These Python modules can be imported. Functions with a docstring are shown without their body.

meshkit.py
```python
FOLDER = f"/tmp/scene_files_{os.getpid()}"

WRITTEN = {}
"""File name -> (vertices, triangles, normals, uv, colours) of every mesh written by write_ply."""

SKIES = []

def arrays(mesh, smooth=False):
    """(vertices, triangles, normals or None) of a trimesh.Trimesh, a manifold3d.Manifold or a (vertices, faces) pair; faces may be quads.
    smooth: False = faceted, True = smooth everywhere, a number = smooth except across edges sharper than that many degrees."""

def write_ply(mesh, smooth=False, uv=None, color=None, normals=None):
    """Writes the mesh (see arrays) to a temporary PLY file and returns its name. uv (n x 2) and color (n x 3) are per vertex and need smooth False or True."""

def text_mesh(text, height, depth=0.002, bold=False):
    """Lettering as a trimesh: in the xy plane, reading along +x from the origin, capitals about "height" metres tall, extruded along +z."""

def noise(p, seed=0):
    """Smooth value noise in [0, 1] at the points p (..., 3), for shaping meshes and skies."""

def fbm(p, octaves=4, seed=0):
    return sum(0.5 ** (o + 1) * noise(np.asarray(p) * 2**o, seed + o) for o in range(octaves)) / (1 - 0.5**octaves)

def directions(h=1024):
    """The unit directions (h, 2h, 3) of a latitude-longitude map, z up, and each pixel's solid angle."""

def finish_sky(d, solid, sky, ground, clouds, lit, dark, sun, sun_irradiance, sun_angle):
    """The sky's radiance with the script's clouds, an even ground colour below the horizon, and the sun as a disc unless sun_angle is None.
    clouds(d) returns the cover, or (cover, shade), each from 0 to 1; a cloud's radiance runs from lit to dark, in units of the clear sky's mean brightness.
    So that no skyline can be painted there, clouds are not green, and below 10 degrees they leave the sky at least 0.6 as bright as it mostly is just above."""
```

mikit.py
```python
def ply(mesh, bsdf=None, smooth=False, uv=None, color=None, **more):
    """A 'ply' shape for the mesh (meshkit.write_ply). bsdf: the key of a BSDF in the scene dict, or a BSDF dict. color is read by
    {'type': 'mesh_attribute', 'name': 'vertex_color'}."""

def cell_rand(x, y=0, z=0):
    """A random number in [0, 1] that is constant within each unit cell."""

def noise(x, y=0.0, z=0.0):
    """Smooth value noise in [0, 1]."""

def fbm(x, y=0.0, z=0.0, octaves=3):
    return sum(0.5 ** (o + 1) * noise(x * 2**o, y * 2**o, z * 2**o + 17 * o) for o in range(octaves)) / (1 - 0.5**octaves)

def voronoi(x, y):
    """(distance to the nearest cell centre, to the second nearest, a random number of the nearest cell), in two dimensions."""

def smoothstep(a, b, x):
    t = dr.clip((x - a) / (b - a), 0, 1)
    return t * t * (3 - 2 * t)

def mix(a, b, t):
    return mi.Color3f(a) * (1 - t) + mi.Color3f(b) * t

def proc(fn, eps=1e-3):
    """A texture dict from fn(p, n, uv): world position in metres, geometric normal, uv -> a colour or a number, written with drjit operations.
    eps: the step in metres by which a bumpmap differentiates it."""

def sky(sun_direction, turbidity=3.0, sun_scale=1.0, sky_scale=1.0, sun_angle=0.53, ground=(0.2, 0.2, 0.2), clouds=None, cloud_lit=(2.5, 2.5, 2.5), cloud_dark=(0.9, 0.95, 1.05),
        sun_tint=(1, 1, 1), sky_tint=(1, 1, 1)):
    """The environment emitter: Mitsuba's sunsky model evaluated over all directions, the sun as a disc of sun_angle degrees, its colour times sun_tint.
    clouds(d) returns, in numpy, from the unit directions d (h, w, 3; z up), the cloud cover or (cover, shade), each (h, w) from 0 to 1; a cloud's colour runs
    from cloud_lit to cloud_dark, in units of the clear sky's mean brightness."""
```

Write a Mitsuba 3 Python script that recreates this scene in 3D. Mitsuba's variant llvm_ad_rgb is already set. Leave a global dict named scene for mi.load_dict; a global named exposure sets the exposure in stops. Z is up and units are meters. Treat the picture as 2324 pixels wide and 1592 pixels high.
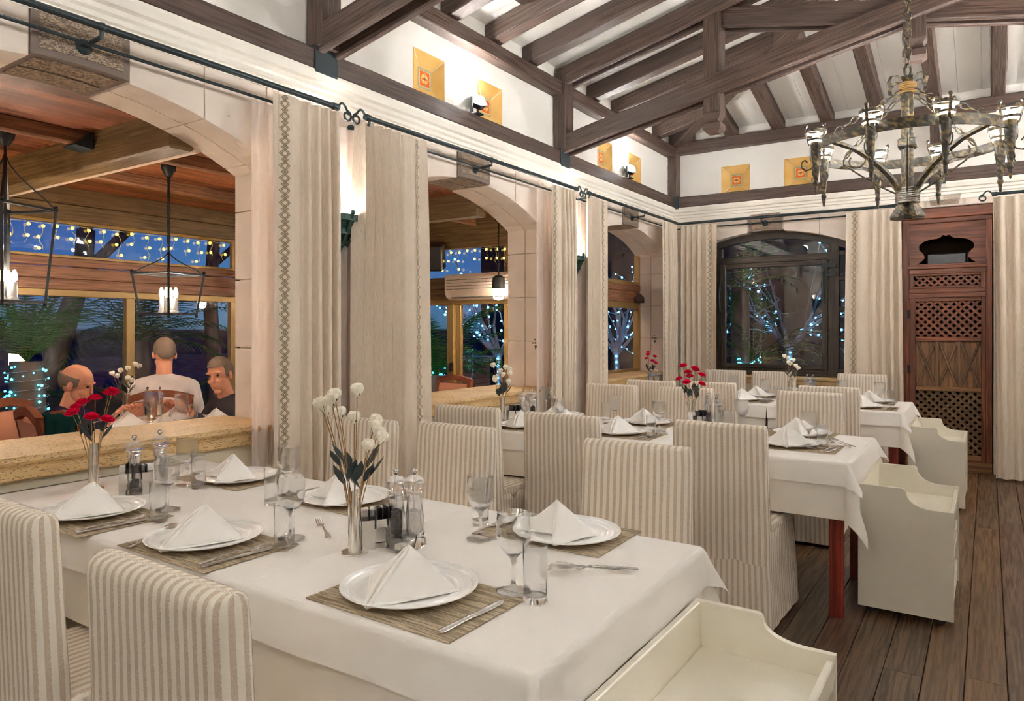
import math, random
import numpy as np, trimesh, drjit as dr, mitsuba as mi, mikit, meshkit
import manifold3d as m3
from shapely.geometry import Polygon, Point, box as sbox
from mikit import noise, fbm, voronoi, smoothstep, mix, proc, cell_rand
T = mi.ScalarTransform4f
PI = math.pi
scene, labels = {}, {}

# ------------------------------------------------------------------ camera, sky, large lights, exposure
F_PX, CX, HZ, EYE = 1620.0, 1162.0, 748.0, 1.35
YAW = math.atan2(2243 - CX, F_PX)
_fw = np.array([-math.sin(YAW), math.cos(YAW), 0.0])
scene['camera'] = {'type': 'perspective', 'fov': 2 * math.degrees(math.atan(CX / F_PX)), 'fov_axis': 'x', 'near_clip': 0.05, 'far_clip': 200.0,
                   'principal_point_offset_y': (796.0 - HZ) / 1592.0,
                   'to_world': T().look_at(origin=[0, 0, EYE], target=[float(_fw[0]), float(_fw[1]), EYE], up=[0, 0, 1])}
scene['dusk_sky'] = mikit.sky((-0.6, 0.5, 0.06), turbidity=3.0, sun_scale=0.0, sky_scale=0.27, ground=(0.05, 0.06, 0.07), sky_tint=(0.035, 0.17, 1.3))
exposure = 3.88
WARM = np.array([1.0, 0.975, 0.94])
UPLIGHT, BULB, SCONCE, LANTERN = 36.0, 60.0, 18.0, 32.0
def emit(c, s, w=1.0):
    return {'type': 'area', 'radiance': {'type': 'rgb', 'value': [float(x) * s for x in c]}, 'sampling_weight': w}

# ------------------------------------------------------------------ materials
def rgb(c): return {'type': 'rgb', 'value': [float(x) for x in c]}
def lin(r, g, b): return [((x / 255 + 0.055) / 1.055) ** 2.4 if x > 10 else x / 255 / 12.92 for x in (r, g, b)]
def mat(name, color, rough=0.6, bump=None, scale=0.002, eps=1e-3, **kw):
    col = proc(color) if callable(color) else rgb(color)
    b = {'type': 'diffuse', 'reflectance': col} if rough >= 0.8 else {'type': 'principled', 'base_color': col, 'roughness': rough, **kw}
    if bump is not None:
        b = {'type': 'bumpmap', 'height': proc(bump, eps), 'scale': scale, 'bsdf': b}
    scene['material_' + name] = {'type': 'twosided', 'bsdf': b}
    return name
def two(a, b, fn): return lambda p, n, uv: mix(a, b, fn(p, n, uv))

mat('plaster', lin(234, 231, 224), 0.8)
mat('plaster_low', lin(228, 219, 196), 0.8)
def _stonebump(p, n, uv): return noise(p.x * 60, p.y * 60, p.z * 60)
mat('stone', two(lin(241, 230, 219), lin(231, 218, 206), lambda p, n, uv: noise(p.x * 9, p.y * 9, p.z * 9)), 0.85, _stonebump, 0.012, 2e-3)
mat('joint', lin(214, 205, 190), 0.9)
def _speck(p, n, uv):
    s = noise(p.x * 230, p.y * 230, p.z * 230) * 0.65 + noise(p.x * 90 + 9, p.y * 90, p.z * 90) * 0.35
    return mix(lin(112, 99, 90), lin(178, 160, 140), smoothstep(0.3, 0.72, s))
mat('keystone', _speck, 0.85)
mat('keystone_edge', lin(130, 118, 111), 0.85)
mat('cornice', lin(240, 236, 226), 0.6)
def woodfn(c1, c2, c3=None, f=1.0):
    def fn(p, n, uv):
        g = noise(uv.x * 3.2 * f, uv.y * 75 * f) * 0.6 + noise(uv.x * 9 * f, uv.y * 230 * f) * 0.4
        c = mix(c1, c2, smoothstep(0.2, 0.8, g))
        if c3 is not None:
            c = mix(c, c3, smoothstep(0.5, 0.9, noise(uv.x * 1.1 + 31, uv.y * 6)) * 0.6)
        return c
    return fn
def boards(pairs, f=1.5):
    """wood whose tone changes from board to board: every board's uv starts at its own random offset (see beam)"""
    def fn(p, n, uv):
        r = cell_rand(uv.y / 1.0 - 0.0, 7)
        g = noise(uv.x * 3.2 * f, uv.y * 75 * f) * 0.6 + noise(uv.x * 9 * f, uv.y * 230 * f) * 0.4
        t = smoothstep(0.2, 0.8, g)
        c = mix(pairs[0][0], pairs[0][1], t)
        for k in range(1, len(pairs)):
            c = dr.select(r > k / len(pairs), mix(pairs[k][0], pairs[k][1], t), c)
        return c
    return fn
mat('beam_wood', woodfn(lin(56, 43, 37), lin(86, 67, 58), lin(68, 56, 51), 1.6), 0.55)
FL_ = [((58, 44, 32), (84, 65, 47)), ((66, 48, 32), (94, 70, 47)), ((58, 45, 34), (84, 65, 50)), ((52, 43, 35), (74, 61, 48)), ((70, 50, 32), (98, 73, 48)), ((58, 42, 33), (84, 60, 46))]
FLOORS = [mat('floor_wood', boards([(lin(*a), lin(*b)) for a, b in FL_]), 0.42)] * 6
mat('floor_gap', lin(38, 30, 24), 0.8)
VW_ = [((112, 62, 36), (150, 88, 54)), ((96, 52, 30), (134, 76, 46)), ((120, 70, 42), (160, 98, 62)), ((88, 48, 28), (122, 70, 42))]
VW = [mat('veranda_wood', boards([(lin(*a), lin(*b)) for a, b in VW_]), 0.5)] * 4
mat('veranda_beam', woodfn(lin(84, 66, 40), lin(116, 92, 58), lin(100, 72, 44), 1.5), 0.55)
mat('veranda_trim', woodfn(lin(108, 72, 50), lin(146, 102, 72), None, 1.5), 0.55)
mat('gold_alu', lin(150, 122, 74), 0.4, metallic=0.35)
mat('sill_stone', lambda p, n, uv: mix(mix(lin(188, 155, 106), lin(214, 184, 134), noise(p.x * 9, p.y * 9, p.z * 20)), lin(120, 88, 48), smoothstep(0.70, 0.76, noise(p.x * 210, p.y * 120, p.z * 210)) * 0.7), 0.6)
def _linen(p, n, uv): return mix(lin(213, 199, 181), lin(226, 213, 197), noise(uv.x * 400, uv.y * 40))
mat('linen', _linen, 0.9, sheen=0.3)
def _braid(p, n, uv):
    # uv.x across 0..1, uv.y along in metres: two interlaced zigzag bands that frame a chain of diamonds
    v = uv.y / 0.062
    tri = dr.abs((v - dr.floor(v)) * 2 - 1) * 2 - 1
    x = uv.x * 2 - 1
    l = 0.0
    for o in (0.0, 0.34):
        d = dr.minimum(dr.abs(x - (0.60 * tri + o)), dr.abs(x + (0.60 * tri + o)))
        l = dr.maximum(l, smoothstep(0.15, 0.09, d))
    return mix(lin(220, 207, 190), lin(140, 126, 100), l)
mat('braid', _braid, 0.85)
scene['material_sheer'] = {'type': 'principledthin', 'base_color': rgb(lin(252, 244, 238)), 'roughness': 0.8, 'diff_trans': 1.0}
STRIPE = 0.0272
def _stripes(p, n, uv):
    c = dr.select(dr.abs(n.x) > 0.72, uv.y, uv.x)
    s = c / STRIPE
    s = s - dr.floor(s)
    slub = noise(p.x * 300, p.z * 700 + p.y * 500, p.y * 300)
    band = smoothstep(0.26, 0.34, s + 0.10 * (slub - 0.5)) * smoothstep(0.80, 0.72, s + 0.10 * (slub - 0.5))
    tan = mix(lin(192, 176, 157), lin(218, 204, 186), slub)
    cream = mix(lin(235, 227, 214), lin(241, 234, 222), slub)
    return mix(cream, tan, band)
mat('stripe_fabric', _stripes, 0.95)
mat('table_cloth', lin(243, 240, 235), 0.85)
mat('under_cloth', lin(236, 231, 222), 0.9)
mat('napkin_cloth', lin(247, 245, 241), 0.9)
def _mat(p, n, uv):
    g = noise(uv.x * 30, uv.y * 420) * 0.6 + noise(uv.x * 5 + 3, uv.y * 170) * 0.4
    return mix(lin(138, 124, 102), lin(196, 182, 158), smoothstep(0.25, 0.75, g))
mat('placemat_weave', _mat, 0.8)
mat('porcelain', lin(244, 245, 243), 0.18, clearcoat=0.8, clearcoat_gloss=0.95)
scene['material_glass'] = {'type': 'dielectric', 'int_ior': 1.5, 'ext_ior': 1.0}
scene['material_glass_wall'] = {'type': 'thindielectric', 'int_ior': 1.8, 'ext_ior': 1.0}
scene['material_pane'] = {'type': 'thindielectric', 'int_ior': 1.5, 'ext_ior': 1.0}
scene['material_steel'] = {'type': 'twosided', 'bsdf': {'type': 'roughconductor', 'material': 'none', 'specular_reflectance': rgb([0.80, 0.78, 0.75]), 'alpha': 0.12}}
scene['material_chrome'] = {'type': 'twosided', 'bsdf': {'type': 'roughconductor', 'material': 'none', 'specular_reflectance': rgb([0.82, 0.79, 0.74]), 'alpha': 0.05}}
mat('black_plastic', lin(26, 26, 28), 0.3)
mat('black_iron', lin(30, 34, 36), 0.45, metallic=0.3)
mat('rod_iron', lin(34, 48, 52), 0.4, metallic=0.3)
mat('green_iron', lin(30, 58, 52), 0.5, metallic=0.4)
def _hammer(p, n, uv): return noise(p.x * 110, p.y * 110, p.z * 160)
mat('forged_iron', lambda p, n, uv: mix(lin(46, 46, 43), lin(132, 108, 60), smoothstep(0.35, 0.95, noise(p.x * 70 + p.z * 20, p.y * 70, p.z * 70 + p.x * 20)) * 0.7), 0.42, metallic=0.4)
mat('window_iron', woodfn(lin(40, 36, 32), lin(66, 58, 50)), 0.45)
mat('iron_strap', lin(40, 52, 56), 0.5, metallic=0.3)
mat('white_lacquer', lin(226, 221, 205), 0.28, clearcoat=0.3)
mat('mahogany', woodfn(lin(92, 30, 22), lin(134, 50, 36)), 0.3)
mat('screen_wood', woodfn(lin(88, 47, 31), lin(132, 76, 50), lin(72, 40, 27)), 0.42)
mat('screen_panel', woodfn(lin(98, 67, 43), lin(140, 100, 64)), 0.5)
mat('screen_lower', woodfn(lin(78, 56, 38), lin(116, 87, 58)), 0.5)
mat('ochre_tile', lambda p, n, uv: mix(lin(206, 160, 84), lin(222, 184, 118), noise(p.x * 12, p.y * 12, p.z * 12)), 0.8)
mat('tile_line', lin(222, 208, 180), 0.8)
def _motif(p, n, uv):
    x, y = (uv.x - 0.5) * 2, (uv.y - 0.5) * 2
    ax = dr.abs(x)
    ay = dr.abs(y)
    m = dr.maximum(ax, ay)
    c = mix(lin(212, 100, 48), lin(212, 100, 48), 0.0)
    # a symmetric arabesque: curling petals on a vertical stem
    r = dr.sqrt(ax * ax + y * y)
    th = dr.atan2(y, ax)
    petal = smoothstep(0.09, 0.03, dr.abs(r - (0.36 + 0.17 * dr.cos(4 * th)))) + smoothstep(0.06, 0.02, ax) * smoothstep(0.60, 0.56, ay) + smoothstep(0.07, 0.03, dr.abs(dr.sqrt(dr.square(ax - 0.26) + dr.square(ay - 0.26)) - 0.10))
    c = mix(c, lin(222, 200, 130), dr.clip(petal, 0, 1))
    leaf = smoothstep(0.16, 0.10, r) + smoothstep(0.10, 0.05, dr.sqrt(dr.square(ax) + dr.square(ay - 0.5)))
    c = mix(c, lin(104, 100, 72), dr.clip(leaf, 0, 1))
    c = mix(c, lin(220, 196, 140), smoothstep(0.70, 0.72, m))
    b = noise(uv.x * 30, uv.y * 30)
    c = mix(c, mix(lin(150, 150, 130), lin(190, 172, 120), b), smoothstep(0.76, 0.78, m))
    return c
mat('tile_motif', _motif, 0.8)
mat('flower_red', lin(214, 22, 66), 0.8)
mat('flower_white', lin(244, 238, 222), 0.85)
mat('leaf_dark', lin(38, 50, 52), 0.7)
mat('stem_brown', lin(138, 104, 54), 0.7)
mat('pepper', lambda p, n, uv: mix(lin(36, 34, 36), lin(104, 98, 96), noise(p.x * 350, p.y * 350, p.z * 350)), 0.8)
mat('salt', lambda p, n, uv: mix(lin(214, 208, 204), lin(244, 240, 238), noise(p.x * 350, p.y * 350, p.z * 350)), 0.9)
mat('candle_wax', lin(240, 236, 224), 0.6)
mat('paper_white', lin(244, 240, 236), 0.9)
mat('peach_fabric', lin(214, 150, 120), 0.9)
mat('chair_wood', woodfn(lin(110, 56, 34), lin(150, 84, 54)), 0.4)
mat('ac_plastic', lin(226, 206, 184), 0.4)
mat('ac_slot', lin(70, 60, 52), 0.6)
mat('skin', lin(214, 150, 118), 0.6)
mat('shirt_light', lin(214, 204, 200), 0.9)
mat('jacket_navy', lin(48, 44, 66), 0.9)
mat('jacket_grey', lin(70, 66, 70), 0.9)
mat('trousers', lin(40, 42, 52), 0.9)
mat('hair_grey', lin(120, 104, 92), 0.8)
mat('eye_dark', lin(40, 30, 26), 0.4)
mat('shoe_leather', lin(36, 28, 24), 0.5)
mat('green_cloth', lin(26, 58, 56), 0.95)
mat('grass', lambda p, n, uv: mix(lin(36, 60, 34), lin(80, 104, 62), noise(p.x * 9, p.y * 9)), 0.95)
mat('paving', lambda p, n, uv: mix(lin(96, 92, 90), lin(140, 132, 124), noise(p.x * 4, p.y * 4)), 0.9)
mat('bark', lambda p, n, uv: mix(lin(90, 80, 72), lin(150, 138, 126), noise(p.x * 16, p.y * 16, p.z * 4)), 0.9)
mat('bark_pale', lin(190, 190, 196), 0.8)
scene['material_palm_leaf'] = {'type': 'principledthin', 'base_color': rgb(lin(70, 128, 60)), 'roughness': 0.6, 'diff_trans': 0.6}
scene['material_foliage'] = {'type': 'principledthin', 'base_color': rgb(lin(60, 92, 56)), 'roughness': 0.7, 'diff_trans': 0.5}
mat('pot_dark', lin(40, 52, 60), 0.7)
mat('cable', lin(200, 196, 150), 0.6)
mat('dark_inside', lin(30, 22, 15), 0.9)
mat('brick', lambda p, n, uv: mix(lin(150, 120, 100), lin(180, 150, 124), noise(p.x * 7, p.y * 7, p.z * 7)), 0.9)

# ------------------------------------------------------------------ mesh helpers
def cat(ms):
    ms = [m for m in ms if m is not None]
    return trimesh.util.concatenate(ms)
def bx(x0, x1, y0, y1, z0, z1, b=0.0):
    if b <= 0:
        m = trimesh.creation.box((x1 - x0, y1 - y0, z1 - z0)); m.apply_translation(((x0 + x1) / 2, (y0 + y1) / 2, (z0 + z1) / 2)); return m
    b = min(b, (x1 - x0) * .49, (y1 - y0) * .49, (z1 - z0) * .49)
    P = []
    for sx, X in ((1, x0), (-1, x1)):
        for sy, Y in ((1, y0), (-1, y1)):
            for sz, Z in ((1, z0), (-1, z1)):
                P += [(X, Y + sy * b, Z + sz * b), (X + sx * b, Y, Z + sz * b), (X + sx * b, Y + sy * b, Z)]
    return trimesh.Trimesh(P).convex_hull
def hull(P): return trimesh.Trimesh(np.asarray(P, float)).convex_hull
def mv(m, loc=(0, 0, 0), rz=0.0, rx=0.0, ry=0.0, s=1.0):
    m = m.copy()
    if s != 1.0: m.apply_scale(s)
    for a, ax in ((rx, (1, 0, 0)), (ry, (0, 1, 0)), (rz, (0, 0, 1))):
        if a: m.apply_transform(trimesh.transformations.rotation_matrix(a, ax))
    m.apply_translation(loc); return m
def frames(P):
    P = np.asarray(P, float)
    t = np.gradient(P, axis=0); t /= np.linalg.norm(t, axis=1, keepdims=True) + 1e-12
    a = np.cross(t[0], (0, 0, 1.0)); 
    if np.linalg.norm(a) < 1e-3: a = np.cross(t[0], (1.0, 0, 0))
    A = []
    for k in range(len(P)):
        a = a - t[k] * (a @ t[k]); a /= np.linalg.norm(a) + 1e-12; A.append(a)
    A = np.array(A); return P, t, A, np.cross(t, A)
def tube(P, r, n=8, caps=True):
    P, t, A, B = frames(P)
    r = np.broadcast_to(r, (len(P),))
    an = np.arange(n) * 2 * PI / n
    v = P[:, None] + r[:, None, None] * (np.cos(an)[None, :, None] * A[:, None] + np.sin(an)[None, :, None] * B[:, None])
    return _skin(v, caps)
def _skin(v, caps=True):
    m, n = v.shape[:2]
    i, j = np.meshgrid(np.arange(m - 1), np.arange(n), indexing='ij')
    a, b, c, d = i * n + j, i * n + (j + 1) % n, (i + 1) * n + (j + 1) % n, (i + 1) * n + j
    f = np.concatenate([np.stack([a, b, c], -1).reshape(-1, 3), np.stack([a, c, d], -1).reshape(-1, 3)])
    V = v.reshape(-1, 3)
    if caps:
        V = np.vstack([V, v[0].mean(0), v[-1].mean(0)])
        k = np.arange(n)
        f = np.vstack([f, np.stack([(k + 1) % n, k, np.full(n, m * n)], 1), np.stack([(m - 1) * n + k, (m - 1) * n + (k + 1) % n, np.full(n, m * n + 1)], 1)])
    t = trimesh.Trimesh(V, f, process=False)
    if caps and t.volume < 0: t.invert()
    return t
def strap(P, w, t, side=None):
    """a flat bar w wide (along side) and t thick that follows P"""
    P, tt, A, B = frames(P)
    if side is not None:
        s = np.broadcast_to(np.asarray(side, float), P.shape); A = s - tt * (s * tt).sum(1, keepdims=True); A /= np.linalg.norm(A, axis=1, keepdims=True); B = np.cross(tt, A)
    v = np.stack([P + A * w / 2 + B * t / 2, P - A * w / 2 + B * t / 2, P - A * w / 2 - B * t / 2, P + A * w / 2 - B * t / 2], 1)
    return _skin(v)
def lathe(prof, n=28):
    m = trimesh.creation.revolve(np.asarray(prof, float), sections=n)
    if m.volume < 0: m.invert()
    return m
def ext(poly, h, axis='z', off=0.0):
    """polygon extruded by h along axis; x: poly is (y,z); y: poly is (x,z)"""
    m = trimesh.creation.extrude_polygon(poly if isinstance(poly, Polygon) else Polygon(poly), h, engine='earcut')
    v = m.vertices.copy()
    if axis == 'x': v = np.stack([v[:, 2] + off, v[:, 0], v[:, 1]], 1)
    elif axis == 'y': v = np.stack([v[:, 0], v[:, 2] + off, v[:, 1]], 1)
    else: v[:, 2] += off
    m = trimesh.Trimesh(v, m.faces, process=False)
    if m.volume < 0: m.invert()
    return m
def ball(c, r, sub=2, sc=(1, 1, 1)):
    m = trimesh.creation.icosphere(sub, r); m.apply_scale(sc); m.apply_translation(c); return m
_brng = np.random.default_rng(5)
def beam(p0, p1, w, h, up=(0, 0, 1), ch=0.009, jit=0.0025, seg=None):
    """a hand hewn timber with uv (metres along, metres around): (vertices, faces, uv)"""
    p0, p1 = np.asarray(p0, float), np.asarray(p1, float)
    L = np.linalg.norm(p1 - p0); a = (p1 - p0) / L
    s = np.cross(a, up); s /= np.linalg.norm(s); u = np.cross(s, a)
    n = seg or max(2, int(L / 0.35) + 1)
    W, H = w / 2, h / 2
    pr = np.array([(W - ch, -H), (W, -H + ch), (W, H - ch), (W - ch, H), (-W + ch, H), (-W, H - ch), (-W, -H + ch), (-W + ch, -H)])
    per = np.concatenate([[0], np.cumsum(np.linalg.norm(np.diff(np.vstack([pr, pr[:1]]), axis=0), axis=1))])
    ts = np.linspace(0, L, n)
    J = _brng.normal(0, jit, (n, 8, 2)); J[:, 1::2] *= .6
    Q = p0 + ts[:, None, None] * a + (pr[None] + J)[..., :1] * s + (pr[None] + J)[..., 1:] * u
    V, Fc, UV = [], [], []
    o = _brng.uniform(0, 50, 2); o[1] = np.floor(o[1]) + .02
    for j in range(8):
        k = (j + 1) % 8; b = len(V)
        for i in range(n):
            V += [Q[i, j], Q[i, k]]; UV += [(ts[i] + o[0], per[j] + o[1]), (ts[i] + o[0], per[j + 1] + o[1])]
        for i in range(n - 1):
            q = b + 2 * i; Fc += [(q, q + 1, q + 3), (q, q + 3, q + 2)]
    for i, sg in ((0, 1), (n - 1, -1)):
        b = len(V); V += list(Q[i]); UV += [(x * .3 + o[0], z + o[1]) for x, z in pr]
        for j in range(1, 7): Fc.append((b, b + j, b + j + 1) if sg < 0 else (b, b + j + 1, b + j))
    V, Fc = np.array(V), np.array(Fc)
    m = trimesh.Trimesh(V, Fc, process=False)
    if m.volume < 0: Fc = Fc[:, ::-1]
    return V, Fc, np.array(UV)
def uvbox(x0, x1, y0, y1, z0, z1, along='y', b=0.004):
    c = [(x0 + x1) / 2, (y0 + y1) / 2, (z0 + z1) / 2]
    if along == 'y': return beam((c[0], y0, c[2]), (c[0], y1, c[2]), x1 - x0, z1 - z0, ch=b, jit=0, seg=2)
    if along == 'x': return beam((x0, c[1], c[2]), (x1, c[1], c[2]), y1 - y0, z1 - z0, ch=b, jit=0, seg=2)
    return beam((c[0], c[1], z0), (c[0], c[1], z1), x1 - x0, y1 - y0, up=(0, 1, 0), ch=b, jit=0, seg=2)
def cattup(ts):
    V, Fc, U, k = [], [], [], 0
    for v, f, u in ts: V.append(v); Fc.append(np.asarray(f) + k); U.append(u); k += len(v)
    return np.vstack(V), np.vstack(Fc), np.vstack(U)
def grid(P, closed=False):
    """(m, n, 3) points -> (vertices, faces)"""
    m, n = P.shape[:2]
    i, j = np.meshgrid(np.arange(m - 1), np.arange(n - 1), indexing='ij')
    a, b, c, d = i * n + j, i * n + j + 1, (i + 1) * n + j + 1, (i + 1) * n + j
    return P.reshape(-1, 3), np.concatenate([np.stack([a, b, c], -1).reshape(-1, 3), np.stack([a, c, d], -1).reshape(-1, 3)])

# ------------------------------------------------------------------ scene helpers
_used = {}
def uid(base, parent=None):
    full = f'{parent}__{base}' if parent else base
    n = _used.get(full, 0); _used[full] = n + 1
    return full if n == 0 else f'{full}_{n:03d}'
def shape(mesh, m, smooth=False, **kw):
    m = 'material_' + m
    if isinstance(mesh, tuple) and len(mesh) == 3:
        return mikit.ply(mesh[:2], m, smooth if smooth in (True, False) else True, uv=mesh[2], **kw)
    return mikit.ply(mesh, m, smooth, **kw)
def obj(base, mesh, m, parent=None, smooth=False, **kw):
    key = uid(base, parent); scene[key] = mesh if isinstance(mesh, dict) else shape(mesh, m, smooth, **kw); return key
def tag(key, label=None, cat_=None, group=None, kind=None):
    d = labels.setdefault(key, {})
    for k, v in (('label', label), ('category', cat_), ('group', group), ('kind', kind)):
        if v: d[k] = v
    return key
def struct(base, mesh, m, smooth=False):
    key = obj(base, mesh, m, None, smooth); return tag(key, kind='structure')
def thing(base, label, cat_, group=None):
    return tag(uid(base), label, cat_, group)
def place(base, proto, M, label, cat_, group=None, swap=None):
    """one more of a kind: an entry per part that shares the prototype's mesh"""
    key = thing(base, label, cat_, group)
    for rel, d in proto.items():
        d = dict(d, to_world=M)
        if swap and rel in swap: d['bsdf'] = {'type': 'ref', 'id': 'material_' + swap[rel]}
        scene[key if rel == '' else f'{key}__{rel}'] = d
    return key
def at(x, y, z=0.0, rz=0.0, s=1.0):
    t = T().translate([float(x), float(y), float(z)])
    if rz: t = t.rotate([0, 0, 1], math.degrees(rz))
    return t.scale(float(s)) if s != 1.0 else t

# ------------------------------------------------------------------ the room: x -3.09 .. 2.29, y -3 .. 8, left wall with three arches
XL, XR, YB, YF = -3.09, 2.29, 8.0, -3.0
WT = 0.35
ARCH = [1.455, 4.13, 6.84]
AW, ATOP, AR = 0.97, 2.43, 2.1
def arcz(d): return ATOP - (AR - math.sqrt(AR * AR - d * d))
SPR = arcz(AW)
def arch_poly(c, g=0.0, zb=0.78, w=AW):
    d = np.linspace(w + g, -w - g, 25)
    return Polygon([(c - w - g, zb), (c + w + g, zb)] + [(c + x, arcz(min(abs(x), AW)) + g) for x in d])
# floor
struct('floor', bx(XL - 0.02, XR + .1, YF, YB + .1, -0.08, -0.013), 'floor_gap')
rg = np.random.default_rng(11)
pw = 0.137
for i in range(int((XR + 0.35 - XL) / pw)):
    x0 = XL + i * pw
    if x0 > 1.2: x1 = XR
    else: x1 = x0 + pw
    y = YF - rg.uniform(0, 1.2) if i % 2 else YF
    if x0 > 1.2 and x0 > 1.2 + pw: break
    while y < YB:
        ln = rg.uniform(1.5, 2.6)
        a, b = max(y, YF), min(y + ln, YB)
        if YB - b < .5: b = YB
        if b - a > .1: obj('plank', uvbox(x0 + .0015, x1 - .0015, a + .001, b - .001, -0.02, 0.0 - rg.uniform(0, .0012), 'y', .0025), FLOORS[rg.integers(6)], 'floor')
        y = b
        if b >= YB: break
# left wall core
core = sbox(YF, 0.0, YB + 0.3, 2.66)
for c in ARCH: core = core.difference(arch_poly(c, 0.012))
struct('wall_left', ext(core, WT - .024, 'x', XL - WT + .012), 'joint')
rs = np.random.default_rng(3)
def stone(poly, x0, x1, m='stone', parent='wall_left', base='stone', b=0.0):
    obj(base, ext(poly, x1 - x0, 'x', x0), m, parent)
def shrink(pts, g=0.004): return Polygon(pts).buffer(-g, join_style=2)
XM = XL - WT / 2
def depth_split(pts, base, m='stone'):
    p = shrink(pts)
    stone(p, XM + .003, XL + rs.uniform(-.001, .002), m, 'wall_left', base)
    stone(p, XL - WT, XM - .003, m, 'wall_left', base)
for c in ARCH:
    ks = [(-.19, arcz(.19)), (-.09, arcz(.09)), (0, arcz(0)), (.09, arcz(.09)), (.19, arcz(.19)), (.19, 2.64), (-.19, 2.64)]
    k = Polygon([(c + a, b) for a, b in ks])
    obj('keystone', ext(k, WT + .012, 'x', XL - WT - .002), 'keystone_edge', 'wall_left')
    obj('keystone_face', ext(k.buffer(-.028, join_style=2), .006, 'x', XL + .009), 'keystone', 'wall_left')
    for x0, x1 in ((XL - WT + .03, XM - .012), (XM + .012, XL - .03)):
        ds = np.linspace(-.162, .162, 7)
        obj('keystone_soffit', ext(Polygon([(c + d, arcz(abs(d)) - .005) for d in ds] + [(c + d, arcz(abs(d)) + .002) for d in ds[::-1]]), x1 - x0, 'x', x0), 'keystone', 'wall_left')
    for sgn in (-1, 1):
        for d0, d1 in ((.192, .55), (.55, .90), (.90, .972)):
            ds = np.linspace(d0, d1, 6)
            pts = [(c + sgn * d, arcz(min(d, AW)) - .012) for d in ds] + [(c + sgn * d1, 2.60), (c + sgn * d0, 2.60)]
            depth_split(pts, 'voussoir')
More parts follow.
